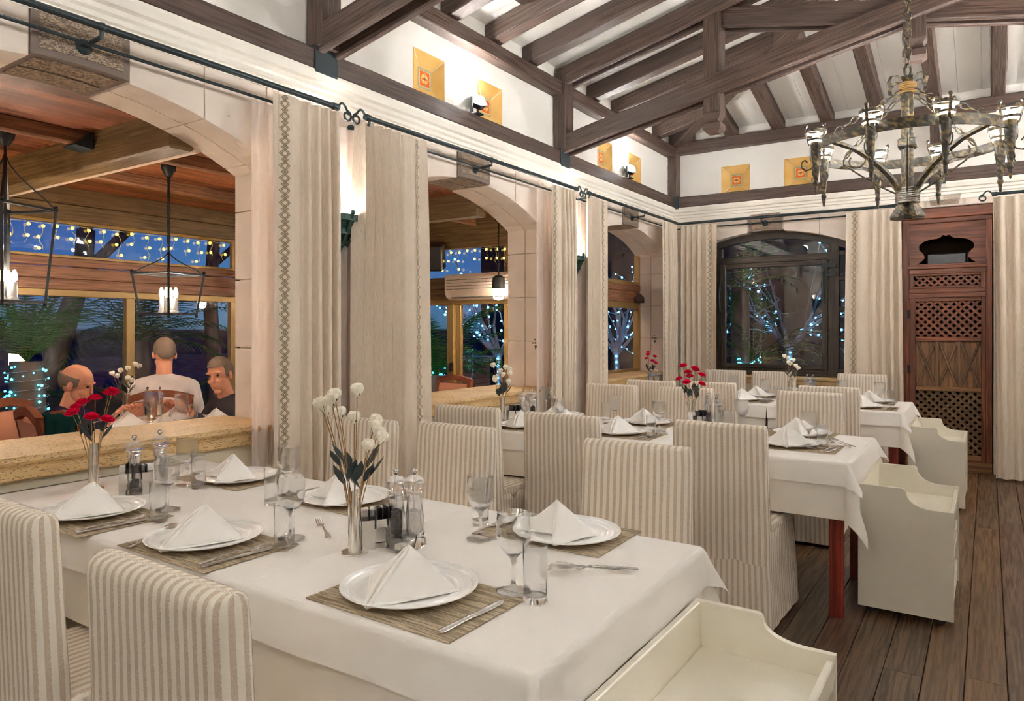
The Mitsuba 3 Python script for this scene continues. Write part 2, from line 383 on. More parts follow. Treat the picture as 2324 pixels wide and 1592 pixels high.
# piers between the arches (and half piers at the ends)
piers = [(ARCH[0] + AW, ARCH[1] - AW), (ARCH[1] + AW, ARCH[2] - AW), (ARCH[2] + AW, YB), (YF, ARCH[0] - AW)]
zs = [.865, 1.25, 1.62, 1.99, SPR]
for a, b in piers:
    if b - a > 1.0: a = b - 1.0
    mids = [(a, (a + b) / 2), ((a + b) / 2, b)] if b - a > .4 else [(a, b)]
    for y0, y1 in mids:
        for z0, z1 in zip(zs[:-1], zs[1:]):
            depth_split([(y0 - (.012 if y0 == a else 0), z0), (y1 + (.012 if y1 == b else 0), z0), (y1 + (.012 if y1 == b else 0), z1), (y0 - (.012 if y0 == a else 0), z1)], 'pier_stone')
        depth_split([(y0, SPR), (y1, SPR), (y1, 2.60), (y0, 2.60)], 'pier_stone')
    obj('pier_base', bx(XL - WT, XL - .001, a - .0, b + .0, 0, .858), 'plaster_low', 'wall_left')
# low panels below the sills, sills
for c in ARCH:
    obj('dado_panel', bx(XL - WT + .02, XL - .004, c - AW + .0, c + AW - .0, 0, .775), 'plaster_low', 'wall_left')
    pr = [(-.16 - WT * .9, .775), (.036, .775), (.042, .782), (.042, .822), (.034, .828), (.034, .833), (.052, .838), (.060, .850), (.056, .862), (.046, .868), (-.16 - WT * .9, .868)]
    s = ext(Polygon([(XL + a, b) for a, b in pr]), 2 * AW + .02, 'y', c - AW - .01)
    obj('window_sill', s, 'sill_stone', 'wall_left', smooth=30)
# cornice along left and back walls
cp = [(0, 2.595), (.012, 2.595), (.012, 2.635), (.03, 2.64), (.03, 2.662), (.046, 2.672), (.046, 2.694), (.07, 2.702), (.076, 2.72), (.082, 2.735), (.082, 2.752), (0, 2.752)]
struct('trim_1', ext(Polygon([(XL + a, b) for a, b in cp]), YB - YF, 'y', YF), 'cornice')
struct('trim_2', ext(Polygon([(YB - a, b) for a, b in cp]), XR - XL, 'x', XL), 'cornice')
# upper walls with the recessed painted panels
def frust_x(x, yc, zc, s=1):
    a, b = .16, .066
    return m3.Manifold.hull_points(np.array([(x + s * .001, yc + i * a, zc + j * a) for i in (-1, 1) for j in (-1, 1)] + [(x - s * .045, yc + i * b, zc + j * b) for i in (-1, 1) for j in (-1, 1)]))
def frust_y(y, xc, zc):
    a, b = .16, .066
    return m3.Manifold.hull_points(np.array([(xc + i * a, y - .001, zc + j * a) for i in (-1, 1) for j in (-1, 1)] + [(xc + i * b, y + .045, zc + j * b) for i in (-1, 1) for j in (-1, 1)]))
TZ = 3.02
TLY = [1.70, 3.64, 4.335, 6.25, 6.955]
TBX = [-2.344, -1.664]
up = m3.Manifold.cube((WT, YB + .3 - YF, 1.1)).translate((XL - WT, YF, 2.60))
for y in TLY: up = up - frust_x(XL, y, TZ)
obj('upper_wall', up, 'plaster', 'wall_left')
ub = m3.Manifold.cube((XR - XL + .4, .3, 1.1)).translate((XL - .2, YB, 2.60))
for x in TBX: ub = ub - frust_y(YB, x, TZ)
def panel(name, label, group, P):
    """P maps (u, v, depth) to the world; u,v in metres about the centre"""
    t = thing(name, label, 'wall panel', group)
    a, b = .158, .068
    for k in range(4):
        c, s = [(1, 0), (0, 1), (-1, 0), (0, -1)][k]
        q = lambda u, v, d: P(u * c - v * s, u * s + v * c, d)
        obj('slope', hull([q(a, -a, -.002), q(a, a, -.002), q(b, -b, .041), q(b, b, .041), q(a, -a, .004), q(a, a, .004), q(b, -b, .047), q(b, b, .047)]), 'ochre_tile', t)
        obj('mitre_line', hull([q(a, a + e, -.005 + z) for e in (-.004, .004) for z in (0, .004)] + [q(b, b + e, .037 + z) for e in (-.004, .004) for z in (0, .004)]), 'tile_line', t)
    V = np.array([P(-b, -b, .04), P(b, -b, .04), P(b, b, .04), P(-b, b, .04), P(-b, -b, .05), P(b, -b, .05), P(b, b, .05), P(-b, b, .05)])
    obj('tile', (V, np.array([(0, 1, 2), (0, 2, 3), (4, 6, 5), (4, 7, 6), (0, 5, 1), (0, 4, 5), (1, 6, 2), (1, 5, 6), (2, 7, 3), (2, 6, 7), (3, 4, 0), (3, 7, 4)]), np.array([(0, 0), (1, 0), (1, 1), (0, 1)] * 2, float)), 'tile_motif', t)
for y, ph in zip(TLY, ('cut off by the photo top', 'left of the first pair between the two trusses', 'right of the first pair beside the lit floodlight', 'left of the pair behind the far truss', 'nearest the room corner on the left wall')):
    panel('painted_panel', 'ochre wall panel with red motif tile, ' + ph, None, lambda u, v, d, y=y: (XL - d, y + u, TZ + v))
for x, ph in zip(TBX, ('left of the two on the back wall', 'beside the chandelier on the back wall')):
    panel('painted_panel', 'ochre wall panel with red motif tile, ' + ph, None, lambda u, v, d, x=x: (x + u, YB + d, TZ + v))
# back wall
BC = -2.02
cb = sbox(XL - .4, 0, XR + .3, 2.66)
def barch(g): 
    d = np.linspace(AW + g, -AW - g, 25)
    return Polygon([(BC - AW - g, .84), (BC + AW + g, .84)] + [(BC + x, arcz(min(abs(x), AW)) + g) for x in d])
cb = cb.difference(barch(.012)).difference(sbox(-.72, 0, .04, 2.53))
struct('wall_back', ext(cb, .276, 'y', YB + .012), 'joint')
obj('upper_wall', ub, 'plaster', 'wall_back')
def bstone(pts, base, m='stone', g=.004, y0=YB, y1=YB + .3):
    obj(base, ext(shrink(pts, g), y1 - y0, 'y', y0), m, 'wall_back')
kb = [(-.165, arcz(.165)), (0, arcz(0)), (.165, arcz(.165)), (.185, 2.64), (-.185, 2.64)]
k = Polygon([(BC + a, b - .004) for a, b in kb])
obj('keystone', ext(k, .31, 'y', YB - .008), 'keystone_edge', 'wall_back'); obj('keystone_face', ext(k.buffer(-.025, join_style=2), .006, 'y', YB - .013), 'keystone', 'wall_back')
for sgn in (-1, 1):
    for d0, d1 in ((.19, .55), (.55, .972)):
        ds = np.linspace(d0, d1, 6)
        bstone([(BC + sgn * d, arcz(min(d, AW)) - .012) for d in ds] + [(BC + sgn * d1, 2.60), (BC + sgn * d0, 2.60)], 'voussoir')
for x0, x1 in ((-1.048, -.72), (.04, .42), (.42, .9), (.9, 1.4), (1.4, 1.9), (1.9, XR)):
    zz = [.86, 1.25, 1.62, 1.99, 2.3, 2.60]
    for z0, z1 in zip(zz[:-1], zz[1:]): bstone([(x0 - (.012 if x0 < -1 else 0), z0), (x1 , z0), (x1, z1), (x0 - (.012 if x0 < -1 else 0), z1)], 'wall_stone')
obj('dado_panel', bx(XL, -.72, YB - .001, YB + .02, 0, .755), 'plaster_low', 'wall_back')
obj('dado_panel', bx(.04, XR, YB - .001, YB + .02, 0, .855), 'plaster_low', 'wall_back')
obj('window_sill', ext(Polygon([(YB + .2, .76), (YB - .03, .76), (YB - .036, .765), (YB - .036, .80), (YB - .028, .806), (YB - .05, .812), (YB - .054, .83), (YB - .045, .842), (YB + .2, .842)]), 2.2, 'x', BC - 1.1), 'sill_stone', 'wall_back', smooth=30)
kk = Polygon([(-.465, 2.548), (-.237, 2.548), (-.205, 2.66), (-.487, 2.66)])
for z0 in (2.535,):
    for x0, x1 in ((-.72, -.52), (-.5, -.2), (-.18, .04)): bstone([(x0, 2.53), (x1, 2.53), (x1, 2.60), (x0, 2.60)], 'lintel_stone')
obj('keystone', ext(kk, .05, 'y', YB - .012), 'keystone', 'wall_back')
# right and near walls (outside the frame), roof
struct('wall_right', bx(XR, XR + .2, YF, YB + .3, 0, 3.62), 'plaster')
struct('wall_front', bx(XL - .35, XR + .2, YF - .2, YF, 0, 4.5), 'plaster')
SL = 0.23
XC = (XL + XR) / 2
ZE = 3.60
zl = lambda x, y: ZE + SL * (x - XL)
zr = lambda x, y: ZE + SL * (XR - x)
zb_ = lambda x, y: ZE + SL * (YB - y)
def roofpiece(poly, zf, t=.03, up=0.0):
    m = trimesh.creation.extrude_polygon(poly, t, engine='earcut'); v = m.vertices.copy()
    v[:, 2] += np.array([zf(a, b) for a, b in v[:, :2]]) + up
    return trimesh.Trimesh(v, m.faces, process=False)
YA = YB - (XC - XL)
left = Polygon([(XL - .3, YF), (XL - .3, YB + .3), (XL, YB), (XC, YA), (XC, YF)])
right = Polygon([(XR + .3, YF), (XC, YF), (XC, YA), (XR, YB), (XR + .3, YB + .3)])
back = Polygon([(XL, YB), (XL - .3, YB + .3), (XR + .3, YB + .3), (XR, YB), (XC, YA)])
struct('ceiling', cat([roofpiece(left, zl, .04, .02), roofpiece(right, zr, .04, .02), roofpiece(back, zb_, .04, .02)]), 'plaster')
for k in range(34):
    x0 = XL + k * .19
    for nm, pl, zf, st in (('b', back, zb_, sbox(x0 + .001, YA - .1, x0 + .189, YB)),):
        q = pl.intersection(st)
        if x0 < .9 and not q.is_empty and q.area > .004 and q.geom_type == 'Polygon': obj('board', roofpiece(q, zf, .018), 'plaster', 'ceiling')
for k in range(30):
    y0 = 2.3 + k * .19
    q = left.intersection(sbox(XL, y0 + .001, XC, y0 + .189))
    if not q.is_empty and q.area > .004 and q.geom_type == 'Polygon': obj('board', roofpiece(q, zl, .018), 'plaster', 'ceiling')
RH, RW = .14, .125
for y in (-2.2, -1.6, -1.07, -.54, .5, 1.03, 1.56, 2.09, 3.22, 3.82, 4.33, 4.84, 5.93, 6.44, 6.96, 7.48):
    xe = XC if y < YA else XL + (YB - y)
    obj('rafter', beam((XL - .02, y, zl(XL - .02, y) - RH / 2 - .004), (xe, y, zl(xe, y) - RH / 2 - .004), RW, RH), 'beam_wood', 'ceiling')
    if y < 5: obj('rafter', beam((XR, y, zr(XR, y) - RH / 2), (2 * XC - xe, y, zr(2 * XC - xe, y) - RH / 2), RW, RH, jit=0, seg=2), 'beam_wood', 'ceiling')
for x in (-2.86, -2.364, -1.868, -1.383, -.915, -.428, .075, .57, 1.07, 1.57):
    ye = YB - min(x - XL, XR - x)
    obj('rafter', beam((x, YB + .02, zb_(x, YB) - RH / 2 - .004), (x, ye, zb_(x, ye) - RH / 2 - .004), .115, RH), 'beam_wood', 'ceiling')
for sx, xe in ((1, XL), (-1, XR)):
    obj('hip_rafter', beam((xe, YB, ZE - .09), (XC, YA, ZE - .09 + SL * (YB - YA)), .13, .17), 'beam_wood', 'ceiling')
obj('ridge_beam', beam((XC, YF, zl(XC, 0) - .12), (XC, YA, zl(XC, 0) - .12), .10, .2), 'beam_wood', 'ceiling')
# wall timbers
obj('wall_beam', beam((XL + .035, YF, 2.812), (XL + .035, YB, 2.812), .085, .122), 'beam_wood', 'wall_left')
obj('wall_beam', beam((XL, YB - .035, 2.815), (XR, YB - .035, 2.815), .085, .122), 'beam_wood', 'wall_back')
obj('wall_plate', beam((XL + .04, YF, 3.395), (XL + .04, YB, 3.395), .10, .12), 'beam_wood', 'wall_left')
obj('wall_plate', beam((XL, YB - .05, 3.43), (XR, YB - .05, 3.43), .11, .13), 'beam_wood', 'wall_back')
obj('corner_post', beam((XL + .05, YB - .06, 2.875), (XL + .05, YB - .06, 3.37), .12, .12, up=(0, 1, 0)), 'beam_wood', 'wall_back')
obj('wall_post', beam((-.405, YB - .045, 2.755), (-.405, YB - .045, 3.37), .12, .10, up=(0, 1, 0)), 'beam_wood', 'wall_back')
obj('iron_bracket', bx(-.475, -.335, YB - .085, YB - .0, 2.735, 2.885), 'iron_strap', 'wall_back')
obj('iron_bracket', bx(XL + .0, XL + .115, YB - .115, YB - .0, 2.74, 2.885), 'iron_strap', 'wall_back')
# roof trusses
def truss(y, label):
    t = thing('roof_truss', label, 'roof truss')
    x0 = XL + .04
    zc = lambda x: 2.905 + .2 * (x - XL)
    for s in (-1, 1):
        yy = y + s * .058
        obj('tie_chord', beam((x0, yy, zc(x0)), (XC + 1.33, yy, zc(XC + 1.33)), .052, .15), 'beam_wood', t)
        yy = y + s * .058 + .053
        obj('tie_chord', beam((XR - .04, yy + .002, zc(x0)), (XC - 1.36, yy + .002, zc(XC + 1.36)), .048, .148), 'beam_wood', t)
        yy = y + s * .058
        obj('top_chord', beam((x0, yy, zl(x0, 0) - .12), (XC - .02, yy, zl(XC, 0) - .12), .052, .16), 'beam_wood', t)
        obj('top_chord', beam((XR - .04, yy, zl(x0, 0) - .12), (XC + .02, yy, zl(XC, 0) - .12), .052, .16), 'beam_wood', t)
    for xx in (XC - 1.33, XC, XC + 1.33):
        zt = zl(min(xx, 2 * XC - xx), 0) - .1
        zb = 2.905 + .2 * (min(xx, 2 * XC - xx) - XL) - .33
        pst = obj('post', beam((xx, y, zb + .14), (xx, y, zt), .13, .13, up=(0, 1, 0)), 'beam_wood', t)
        e = .068
        def blk(z0, z1, z2, z3, w, c):
            return hull([(xx + a * w, y + b * w * .9, z) for z in (z1, z2) for a in (-1, 1) for b in (-1, 1)] + [(xx + a * c, y + b * c * .9, z) for z in (z0, z3) for a in (-1, 1) for b in (-1, 1)])
        obj('carved_end', cat([blk(zb + .085, zb + .125, zb + .18, zb + .2, .068, .05), bx(xx - .045, xx + .045, y - .04, y + .04, zb + .06, zb + .1), blk(zb - .015, zb + .012, zb + .055, zb + .075, .068, .042)]), 'beam_wood', pst)
    for xw in (XL + .065, XR - .065):
        obj('wall_post', beam((xw, y - .02, 2.876), (xw, y - .02, 3.5), .12, .15, up=(0, 1, 0)), 'beam_wood', t)
        obj('iron_bracket', bx(*((XL, XL + .088) if xw < 0 else (XR - .088, XR)), y - .10, y + .06, 2.738, 2.886, .004), 'iron_strap', t)
truss(2.70, 'dark timber scissor truss nearest the camera at the top edge')
truss(5.35, 'dark timber scissor truss with carved pendants behind the chandelier')

# ------------------------------------------------------------------ the window in the back wall
t = thing('window_1', 'arched dark framed window with a large pane between the curtains', 'window'); labels[t]['kind'] = 'structure'
WY = YB + .17
def wbar(x0, x1, z0, z1, d=.06, m='window_iron', base='frame_bar', y=None, b=.006):
    yy = WY if y is None else y
    obj(base, uvbox(x0, x1, yy - d / 2, yy + d / 2, z0, z1, 'x' if x1 - x0 > z1 - z0 else 'z', b), m, t)
WZ = lambda d: arcz(d) - .004
def arcbar(x0, x1, th, y0, y1):
    xs = np.linspace(x0, x1, 15)
    return ext(Polygon([(x, WZ(min(abs(x - BC), AW))) for x in xs] + [(x, WZ(min(abs(x - BC), AW)) - th) for x in xs[::-1]]), y1 - y0, 'y', y0)
obj('arched_head', arcbar(BC - AW, BC + AW, .075, WY - .04, WY + .04), 'window_iron', t)
wbar(-2.62, -2.53, .85, 2.27); wbar(-1.42, -1.30, .85, 2.25, .08); wbar(-2.99, -2.94, .85, 2.14); wbar(-1.10, -1.05, .85, 2.14)
wbar(-2.97, -1.07, .845, .93, .07); wbar(-2.53, -1.42, 2.09, 2.165, .075)
for z in (.93 + .31, 1.24 + .30, 1.55 + .31, 2.13):
    wbar(-1.30, -1.10, z, z + .05); wbar(-2.94, -2.62, z, z + .05)
# casement
for a in ((-2.55, -2.49, .92, 2.09), (-1.47, -1.41, .92, 2.09)): wbar(*a, .055, 'window_iron', 'casement_bar', WY - .03)
for a in ((-2.49, -1.47, .92, .965), (-2.49, -1.47, 2.035, 2.09)): wbar(*a, .055, 'window_iron', 'casement_bar', WY - .03)
obj('large_pane', bx(-2.49, -1.47, WY - .0302, WY - .0298, .965, 2.035), 'glass_wall', t)
obj('fanlight_pane', ext(Polygon([(-2.53, 2.165), (-1.42, 2.165)] + [(x, WZ(abs(x - BC)) - .07) for x in np.linspace(-1.42, -2.53, 14)]), .0004, 'y', WY), 'glass_wall', t)
for z0, z1 in ((.93, 1.24), (1.29, 1.54), (1.59, 1.86), (1.91, 2.13)):
    obj('side_pane', bx(-1.30, -1.10, WY, WY + .0004, z0, z1), 'pane', t); obj('side_pane', bx(-2.94, -2.62, WY, WY + .0004, z0, z1), 'pane', t)
for z in (2.02, 1.93): obj('hinge_strap', bx(-1.475, -1.33, WY - .066, WY - .056, z - .02, z + .03), 'iron_strap', t)
for z in (2.08, 1.88, 2.0, 1.95, 1.35, 1.28): obj('stud', ball((-1.40, WY - .066, z), .012, 1), 'iron_strap', t)
obj('lever', cat([tube([(-1.455, WY - .09, 1.98), (-1.455, WY - .1, 1.8), (-1.45, WY - .09, 1.62)], [.008, .014, .012], 8), bx(-1.47, -1.44, WY - .09, WY - .055, 1.96, 1.99)]), 'iron_strap', t, smooth=40)
obj('lever', cat([tube([(-2.545, WY - .09, 1.88), (-2.55, WY - .1, 1.72), (-2.545, WY - .09, 1.55)], [.008, .014, .012], 8), bx(-2.56, -2.53, WY - .09, WY - .055, 1.86, 1.89)]), 'iron_strap', t, smooth=40)

# ------------------------------------------------------------------ carved timber screen beside the window
t = thing('door_1', 'red brown carved timber door screen with lattice panels on the back wall', 'door'); labels[t]['kind'] = 'structure'
SX0, SX1, SY = -.705, .03, YB - .02
def sb(base, x0, x1, z0, z1, d=.05, y=SY, m='screen_wood', parent=None, b=.004):
    return obj(base, uvbox(x0, x1, y, y + d, z0, z1, 'x' if x1 - x0 > z1 - z0 else 'z', b), m, parent or t)
sb('jamb', SX0, SX0 + .06, 0, 2.42, .08); sb('jamb', SX1 - .05, SX1, 0, 2.42, .08)
sb('head', SX0 - .01, SX1 + .01, 2.42, 2.515, .1, SY - .02); sb('head_moulding', SX0, SX1, 2.375, 2.42, .07, SY - .005)
# ogee cut-out board
ox, oz = (SX0 + SX1) / 2, 1.985
og = [(-.24, 0), (-.21, .02), (-.175, .06), (-.19, .10), (-.225, .14), (-.225, .18), (-.19, .215), (-.13, .235), (-.07, .24), (-.04, .255), (-.025, .275), (0, .262)]
og = og + [(-x, z) for x, z in og[::-1][1:]]
brd = sbox(SX0 + .06, 1.96, SX1 - .05, 2.375).difference(Polygon([(ox + x, oz + z) for x, z in og]))
m = ext(brd, .03, 'y', SY + .02); v = np.array(m.vertices)
obj('cutout_board', (v, m.faces, np.stack([v[:, 0], v[:, 2] * 1.0], 1)), 'screen_wood', t)
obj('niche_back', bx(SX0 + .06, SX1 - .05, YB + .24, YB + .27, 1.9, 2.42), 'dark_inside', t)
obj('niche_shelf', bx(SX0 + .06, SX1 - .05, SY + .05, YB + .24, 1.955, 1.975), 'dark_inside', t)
sb('ledge', SX0 + .05, SX1 - .04, 1.935, 1.965, .08, SY - .015)
sb('rail', SX0 + .06, SX1 - .05, 1.885, 1.935, .05); sb('rail', SX0 + .06, SX1 - .05, 1.70, 1.745, .05); sb('rail', SX0 + .06, SX1 - .05, 1.655, 1.70, .065, SY - .01)
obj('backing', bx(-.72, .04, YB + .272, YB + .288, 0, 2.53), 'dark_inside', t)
def lattice(name, x0, x1, z0, z1, step, w, m, back=True):
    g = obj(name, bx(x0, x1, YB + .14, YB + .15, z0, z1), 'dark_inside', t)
    box_ = sbox(x0, z0, x1, z1)
    for s in (1, -1):
        c = -3.0
        while c < 5.0:
            # line z = s*x + c
            a = np.array([-2.0, s * -2.0 + c]); b_ = np.array([2.0, s * 2.0 + c]); n_ = np.array([-s, 1]) / math.sqrt(2) * w / 2
            q = Polygon([a + n_, b_ + n_, b_ - n_, a - n_]).intersection(box_)
            if not q.is_empty and q.geom_type == 'Polygon' and q.area > w * w:
                y0 = SY + .03 if s > 0 else SY + .018
                mm = ext(q, .013, 'y', y0); vv = np.array(mm.vertices)
                uvv = np.stack([(vv[:, 0] + s * vv[:, 2]) * .7 + c * 3, (vv[:, 2] - s * vv[:, 0]) * .7], 1)
                obj('slat', (vv, mm.faces, uvv), m, g)
            c += step
lattice('small_lattice', SX0 + .10, SX1 - .09, 1.77, 1.865, .062, .02, 'screen_wood')
for a in ((SX0 + .06, SX0 + .1, 1.745, 1.885), (SX1 - .09, SX1 - .05, 1.745, 1.885)): sb('stile', *a)
sb('lattice_rail', SX0 + .1, SX1 - .09, 1.865, 1.885, .05); sb('lattice_rail', SX0 + .1, SX1 - .09, 1.745, 1.77, .05)
for a in ((SX0 + .06, SX0 + .115, .05, 1.655), (SX1 - .085, SX1 - .05, .05, 1.655)): sb('stile', *a)
DX0, DX1 = SX0 + .115, SX1 - .085
lattice('upper_lattice', DX0, DX1, 1.28, 1.62, .068, .022, 'screen_wood'); sb('rail', DX0, DX1, 1.62, 1.655)
sb('rail', DX0, DX1, 1.235, 1.28, .06, SY - .005)
obj('x_panel', uvbox(DX0, DX1, SY + .035, SY + .05, .80, 1.235, 'z'), 'screen_panel', t)
for k in range(3):
    a = DX0 + (DX1 - DX0) * k / 3; b_ = DX0 + (DX1 - DX0) * (k + 1) / 3
    obj('x_brace', beam((a + .015, SY + .028, .80), (b_ - .015, SY + .028, 1.235), .022, .030, up=(0, 1, 0), ch=.004, jit=0, seg=2), 'screen_lower', t)
    obj('x_brace', beam((b_ - .015, SY + .025, .80), (a + .015, SY + .025, 1.235), .022, .030, up=(0, 1, 0), ch=.004, jit=0, seg=2), 'screen_lower', t)
    if k: sb('muntin', a - .017, a + .017, .80, 1.235, .035, SY + .006, 'screen_lower')
sb('rail', DX0, DX1, .755, .80, .06, SY - .005, 'screen_panel')
lattice('lower_lattice', DX0, DX1, .16, .755, .068, .024, 'screen_lower')
sb('rail', DX0, DX1, .10, .16, .055, SY, 'screen_panel'); sb('kick_board', SX0, SX1, 0, .10, .06, SY - .01, 'screen_panel')
for z in (1.5, .96): obj('hinge', bx(SX0 + .045, SX0 + .07, SY - .012, SY + .005, z - .04, z + .04), 'black_iron', t)
k = thing('black_case', 'long black case lying in the ogee opening of the timber screen', 'case')
obj('body', cat([bx(-.50, -.17, SY + .04, SY + .2, 1.976, 2.085, .012)]), 'black_plastic', k, smooth=30)
obj('end_cap', bx(-.166, -.15, SY + .045, SY + .195, 1.978, 2.09, .006), 'black_iron', k, smooth=30)

# ------------------------------------------------------------------ the veranda beyond the arches
VX, VYE = -6.0, 5.75
struct('veranda_floor', bx(VX - .1, XL - WT, -2.0, VYE, -.08, 0), 'paving')
vc = struct('veranda_ceiling', bx(VX - .1, XL - WT, -2.0, VYE, 2.50, 2.56), 'veranda_beam')
rv = np.random.default_rng(8)
for k in range(24):
    x0 = XL - WT - .004 - k * .105
    if x0 < VX: break
    for (ya, yb) in ((-1.0, 2.02), (2.02, 4.6), (4.6, VYE)):
        # boards lap over one another like clapboards
        v, f, u = uvbox(x0 - .112, x0, ya, yb, 2.470, 2.486, 'y', .002)
        v = v.copy(); v[:, 2] += (x0 - v[:, 0]) * -.13
        obj('ceiling_board', (v, f, u), VW[rv.integers(3) if yb < 3 else rv.integers(4)], vc)
obj('ceiling_beam', beam((XL - WT, 2.10, 2.37), (VX, 2.10, 2.37), .13, .2, jit=.001), 'veranda_beam', vc)
obj('ceiling_beam', beam((XL - WT, 4.7, 2.37), (VX, 4.7, 2.37), .13, .2, jit=.001), 'veranda_beam', vc)
obj('ceiling_beam', beam((XL - WT, -.6, 2.37), (VX, -.6, 2.37), .13, .2, jit=.001), 'veranda_beam', vc)
for x, a, b in ((-4.25, -.5, 2.03), (-4.25, 2.17, 4.6), (-5.1, 2.17, 4.6), (-4.25, 4.77, 5.7)):
    obj('joist', beam((x, a, 2.425), (x, b, 2.425), .06, .085, jit=.001), 'veranda_trim', vc)
obj('joist_bracket', hull([(-4.32, 2.03, 2.46), (-4.18, 2.03, 2.46), (-4.32, 2.03, 2.36), (-4.18, 2.03, 2.36), (-4.32, 1.93, 2.37), (-4.18, 1.93, 2.37)]), 'iron_strap', vc)
c = obj('conduit', tube([(XL - WT, 2.19, 2.285), (-4.7, 2.19, 2.285), (VX, 2.19, 2.285)], .016, 8), 'ac_plastic', 'veranda_ceiling', smooth=40)
# window wall
wv = struct('veranda_wall', bx(VX - .12, VX - .02, -2, VYE, 2.20, 2.52), 'veranda_beam')
def vb(base, y0, y1, z0, z1, d=.06, m='gold_alu', off=0.0):
    return obj(base, uvbox(VX - d / 2 + off, VX + d / 2 + off, y0, y1, z0, z1, 'y' if y1 - y0 > z1 - z0 else 'z', .004), m, wv)
for z0, z1, o in ((2.20, 2.33, .0), (2.33, 2.46, .015), (1.66, 1.745, .02), (1.745, 1.84, .0), (1.84, 1.905, .045)): vb('board', -1, 4.24, z0, z1 - .003, .06, 'veranda_beam' if z0 > 2 else 'veranda_trim', o)
vb('transom_rail', -1, 4.2, 1.905, 1.93, .05); vb('transom_rail', -1, 4.2, 2.175, 2.20, .05); vb('transom_stile', 4.17, 4.2, 1.905, 2.2, .05)
vb('head_rail', -1, 4.24, 1.605, 1.66, .07); vb('sill_rail', -1, 4.24, .52, .625, .07); vb('bottom_rail', -1, 4.24, 0, .08, .07)
for y in (.45, 1.83, 3.2): vb('mullion', y - .035, y + .035, .08, 1.61, .06)
vb('corner_post', 4.22, 4.36, 0, 2.5, .14, 'window_iron'); vb('stile', 4.15, 4.22, .08, 1.61, .06)
vb('board', 4.36, VYE, 1.66, 2.5, .06, 'veranda_beam'); vb('head_rail', 4.36, VYE, 1.6, 1.66, .07); vb('sill_rail', 4.36, VYE, .52, .62, .07)
for y0, y1 in ((-1, .415), (.485, 1.795), (1.865, 3.165), (3.235, 4.15), (4.36, VYE)):
    obj('pane', bx(VX - .0002, VX + .0002, y0, y1, .625, 1.605), 'pane', wv); obj('pane', bx(VX - .0002, VX + .0002, y0, y1, .08, .52), 'pane', wv)
obj('transom_pane', bx(VX - .0002, VX + .0002, -1, 4.17, 1.93, 2.175), 'pane', wv)
# end wall
we = struct('veranda_wall', bx(VX, XL - WT, VYE + .03, VYE + .12, 2.20, 2.52), 'veranda_beam')
def ve(base, x0, x1, z0, z1, d=.06, m='gold_alu', off=0.0):
    return obj(base, uvbox(x0, x1, VYE - d / 2 + off, VYE + d / 2 + off, z0, z1, 'x' if x1 - x0 > z1 - z0 else 'z', .004), m, we)
ve('board', VX, XL - WT, 1.66, 1.76, .06, 'veranda_beam'); ve('board', VX, XL - WT, 1.762, 1.88, .08, 'veranda_beam'); ve('board', VX, XL - WT, 2.17, 2.46, .07, 'veranda_beam')
ve('head_rail', VX, XL - WT, 1.60, 1.66, .07); ve('sill_rail', VX, -4.6, .50, .58, .06)
ve('stile', -4.62, -4.53, .05, 1.6, .07); ve('stile', -4.53, -4.47, .05, 1.6, .04, off=.03); ve('stile', -3.91, -3.83, .05, 1.6, .07); ve('stile', XL - WT - .5, XL - WT, 0, 2.2, .06, 'veranda_beam', .04)
ve('bottom_rail', VX, XL - WT, 0, .06, .07); ve('bottom_rail', -4.47, -3.9, .45, .53, .05)
for a in ((VX, -4.62, .58, 1.6), (-4.47, -3.91, .53, 1.6), (VX, -3.9, 1.88, 2.17)): obj('pane', bx(a[0], a[1], VYE, VYE + .0004, a[2], a[3]), 'pane', we)
obj('handle', bx(-4.56, -4.535, VYE - .07, VYE - .03, .93, 1.01, .005), 'black_plastic', we)
# casement window in the third arch, at the outer face of the wall
t = thing('window_2', 'brown framed window in the third arch showing blue fairy lights', 'window'); labels[t]['kind'] = 'structure'
W3 = XL - WT + .01
def w3(base, y0, y1, z0, z1, d=.06, m='gold_alu'): return obj(base, uvbox(W3 - d / 2, W3 + d / 2, y0, y1, z0, z1, 'y' if y1 - y0 > z1 - z0 else 'z', .004), m, t)
a0, a1 = ARCH[2] - AW, ARCH[2] + AW
w3('board', a0, a1, 1.66, 1.79, .05, 'veranda_trim'); w3('board', a0, a1, 1.79, 1.86, .07, 'veranda_trim'); w3('frame', a0, a1, 1.86, 1.90); w3('frame', a1 - .05, a1, 1.9, 2.25); w3('frame', a0, a0 + .05, 1.9, 2.25)
w3('frame', a0, a1, 1.59, 1.66, .07); w3('frame', a1 - .06, a1, .87, 1.6, .07); w3('frame', a0, a0 + .06, .87, 1.6, .07); w3('frame', ARCH[2] - .03, ARCH[2] + .03, .87, 1.6); w3('frame', a0, a1, .868, .90)
obj('pane', bx(W3, W3 + .0004, a0, a1, .9, 1.6), 'pane', t); obj('pane', bx(W3, W3 + .0004, a0, a1, 1.9, 2.42), 'pane', t)
obj('bracket', hull([(W3 + .02, a1 - .02, 1.66), (W3 + .02, a1 - .02, 1.79), (W3 + .09, a1 - .02, 1.66), (W3 + .02, a1 - .17, 1.66), (W3 + .02, a1 - .17, 1.72), (W3 + .09, a1 - .17, 1.66), (W3 + .09, a1 - .02, 1.72)]), 'window_iron', t)
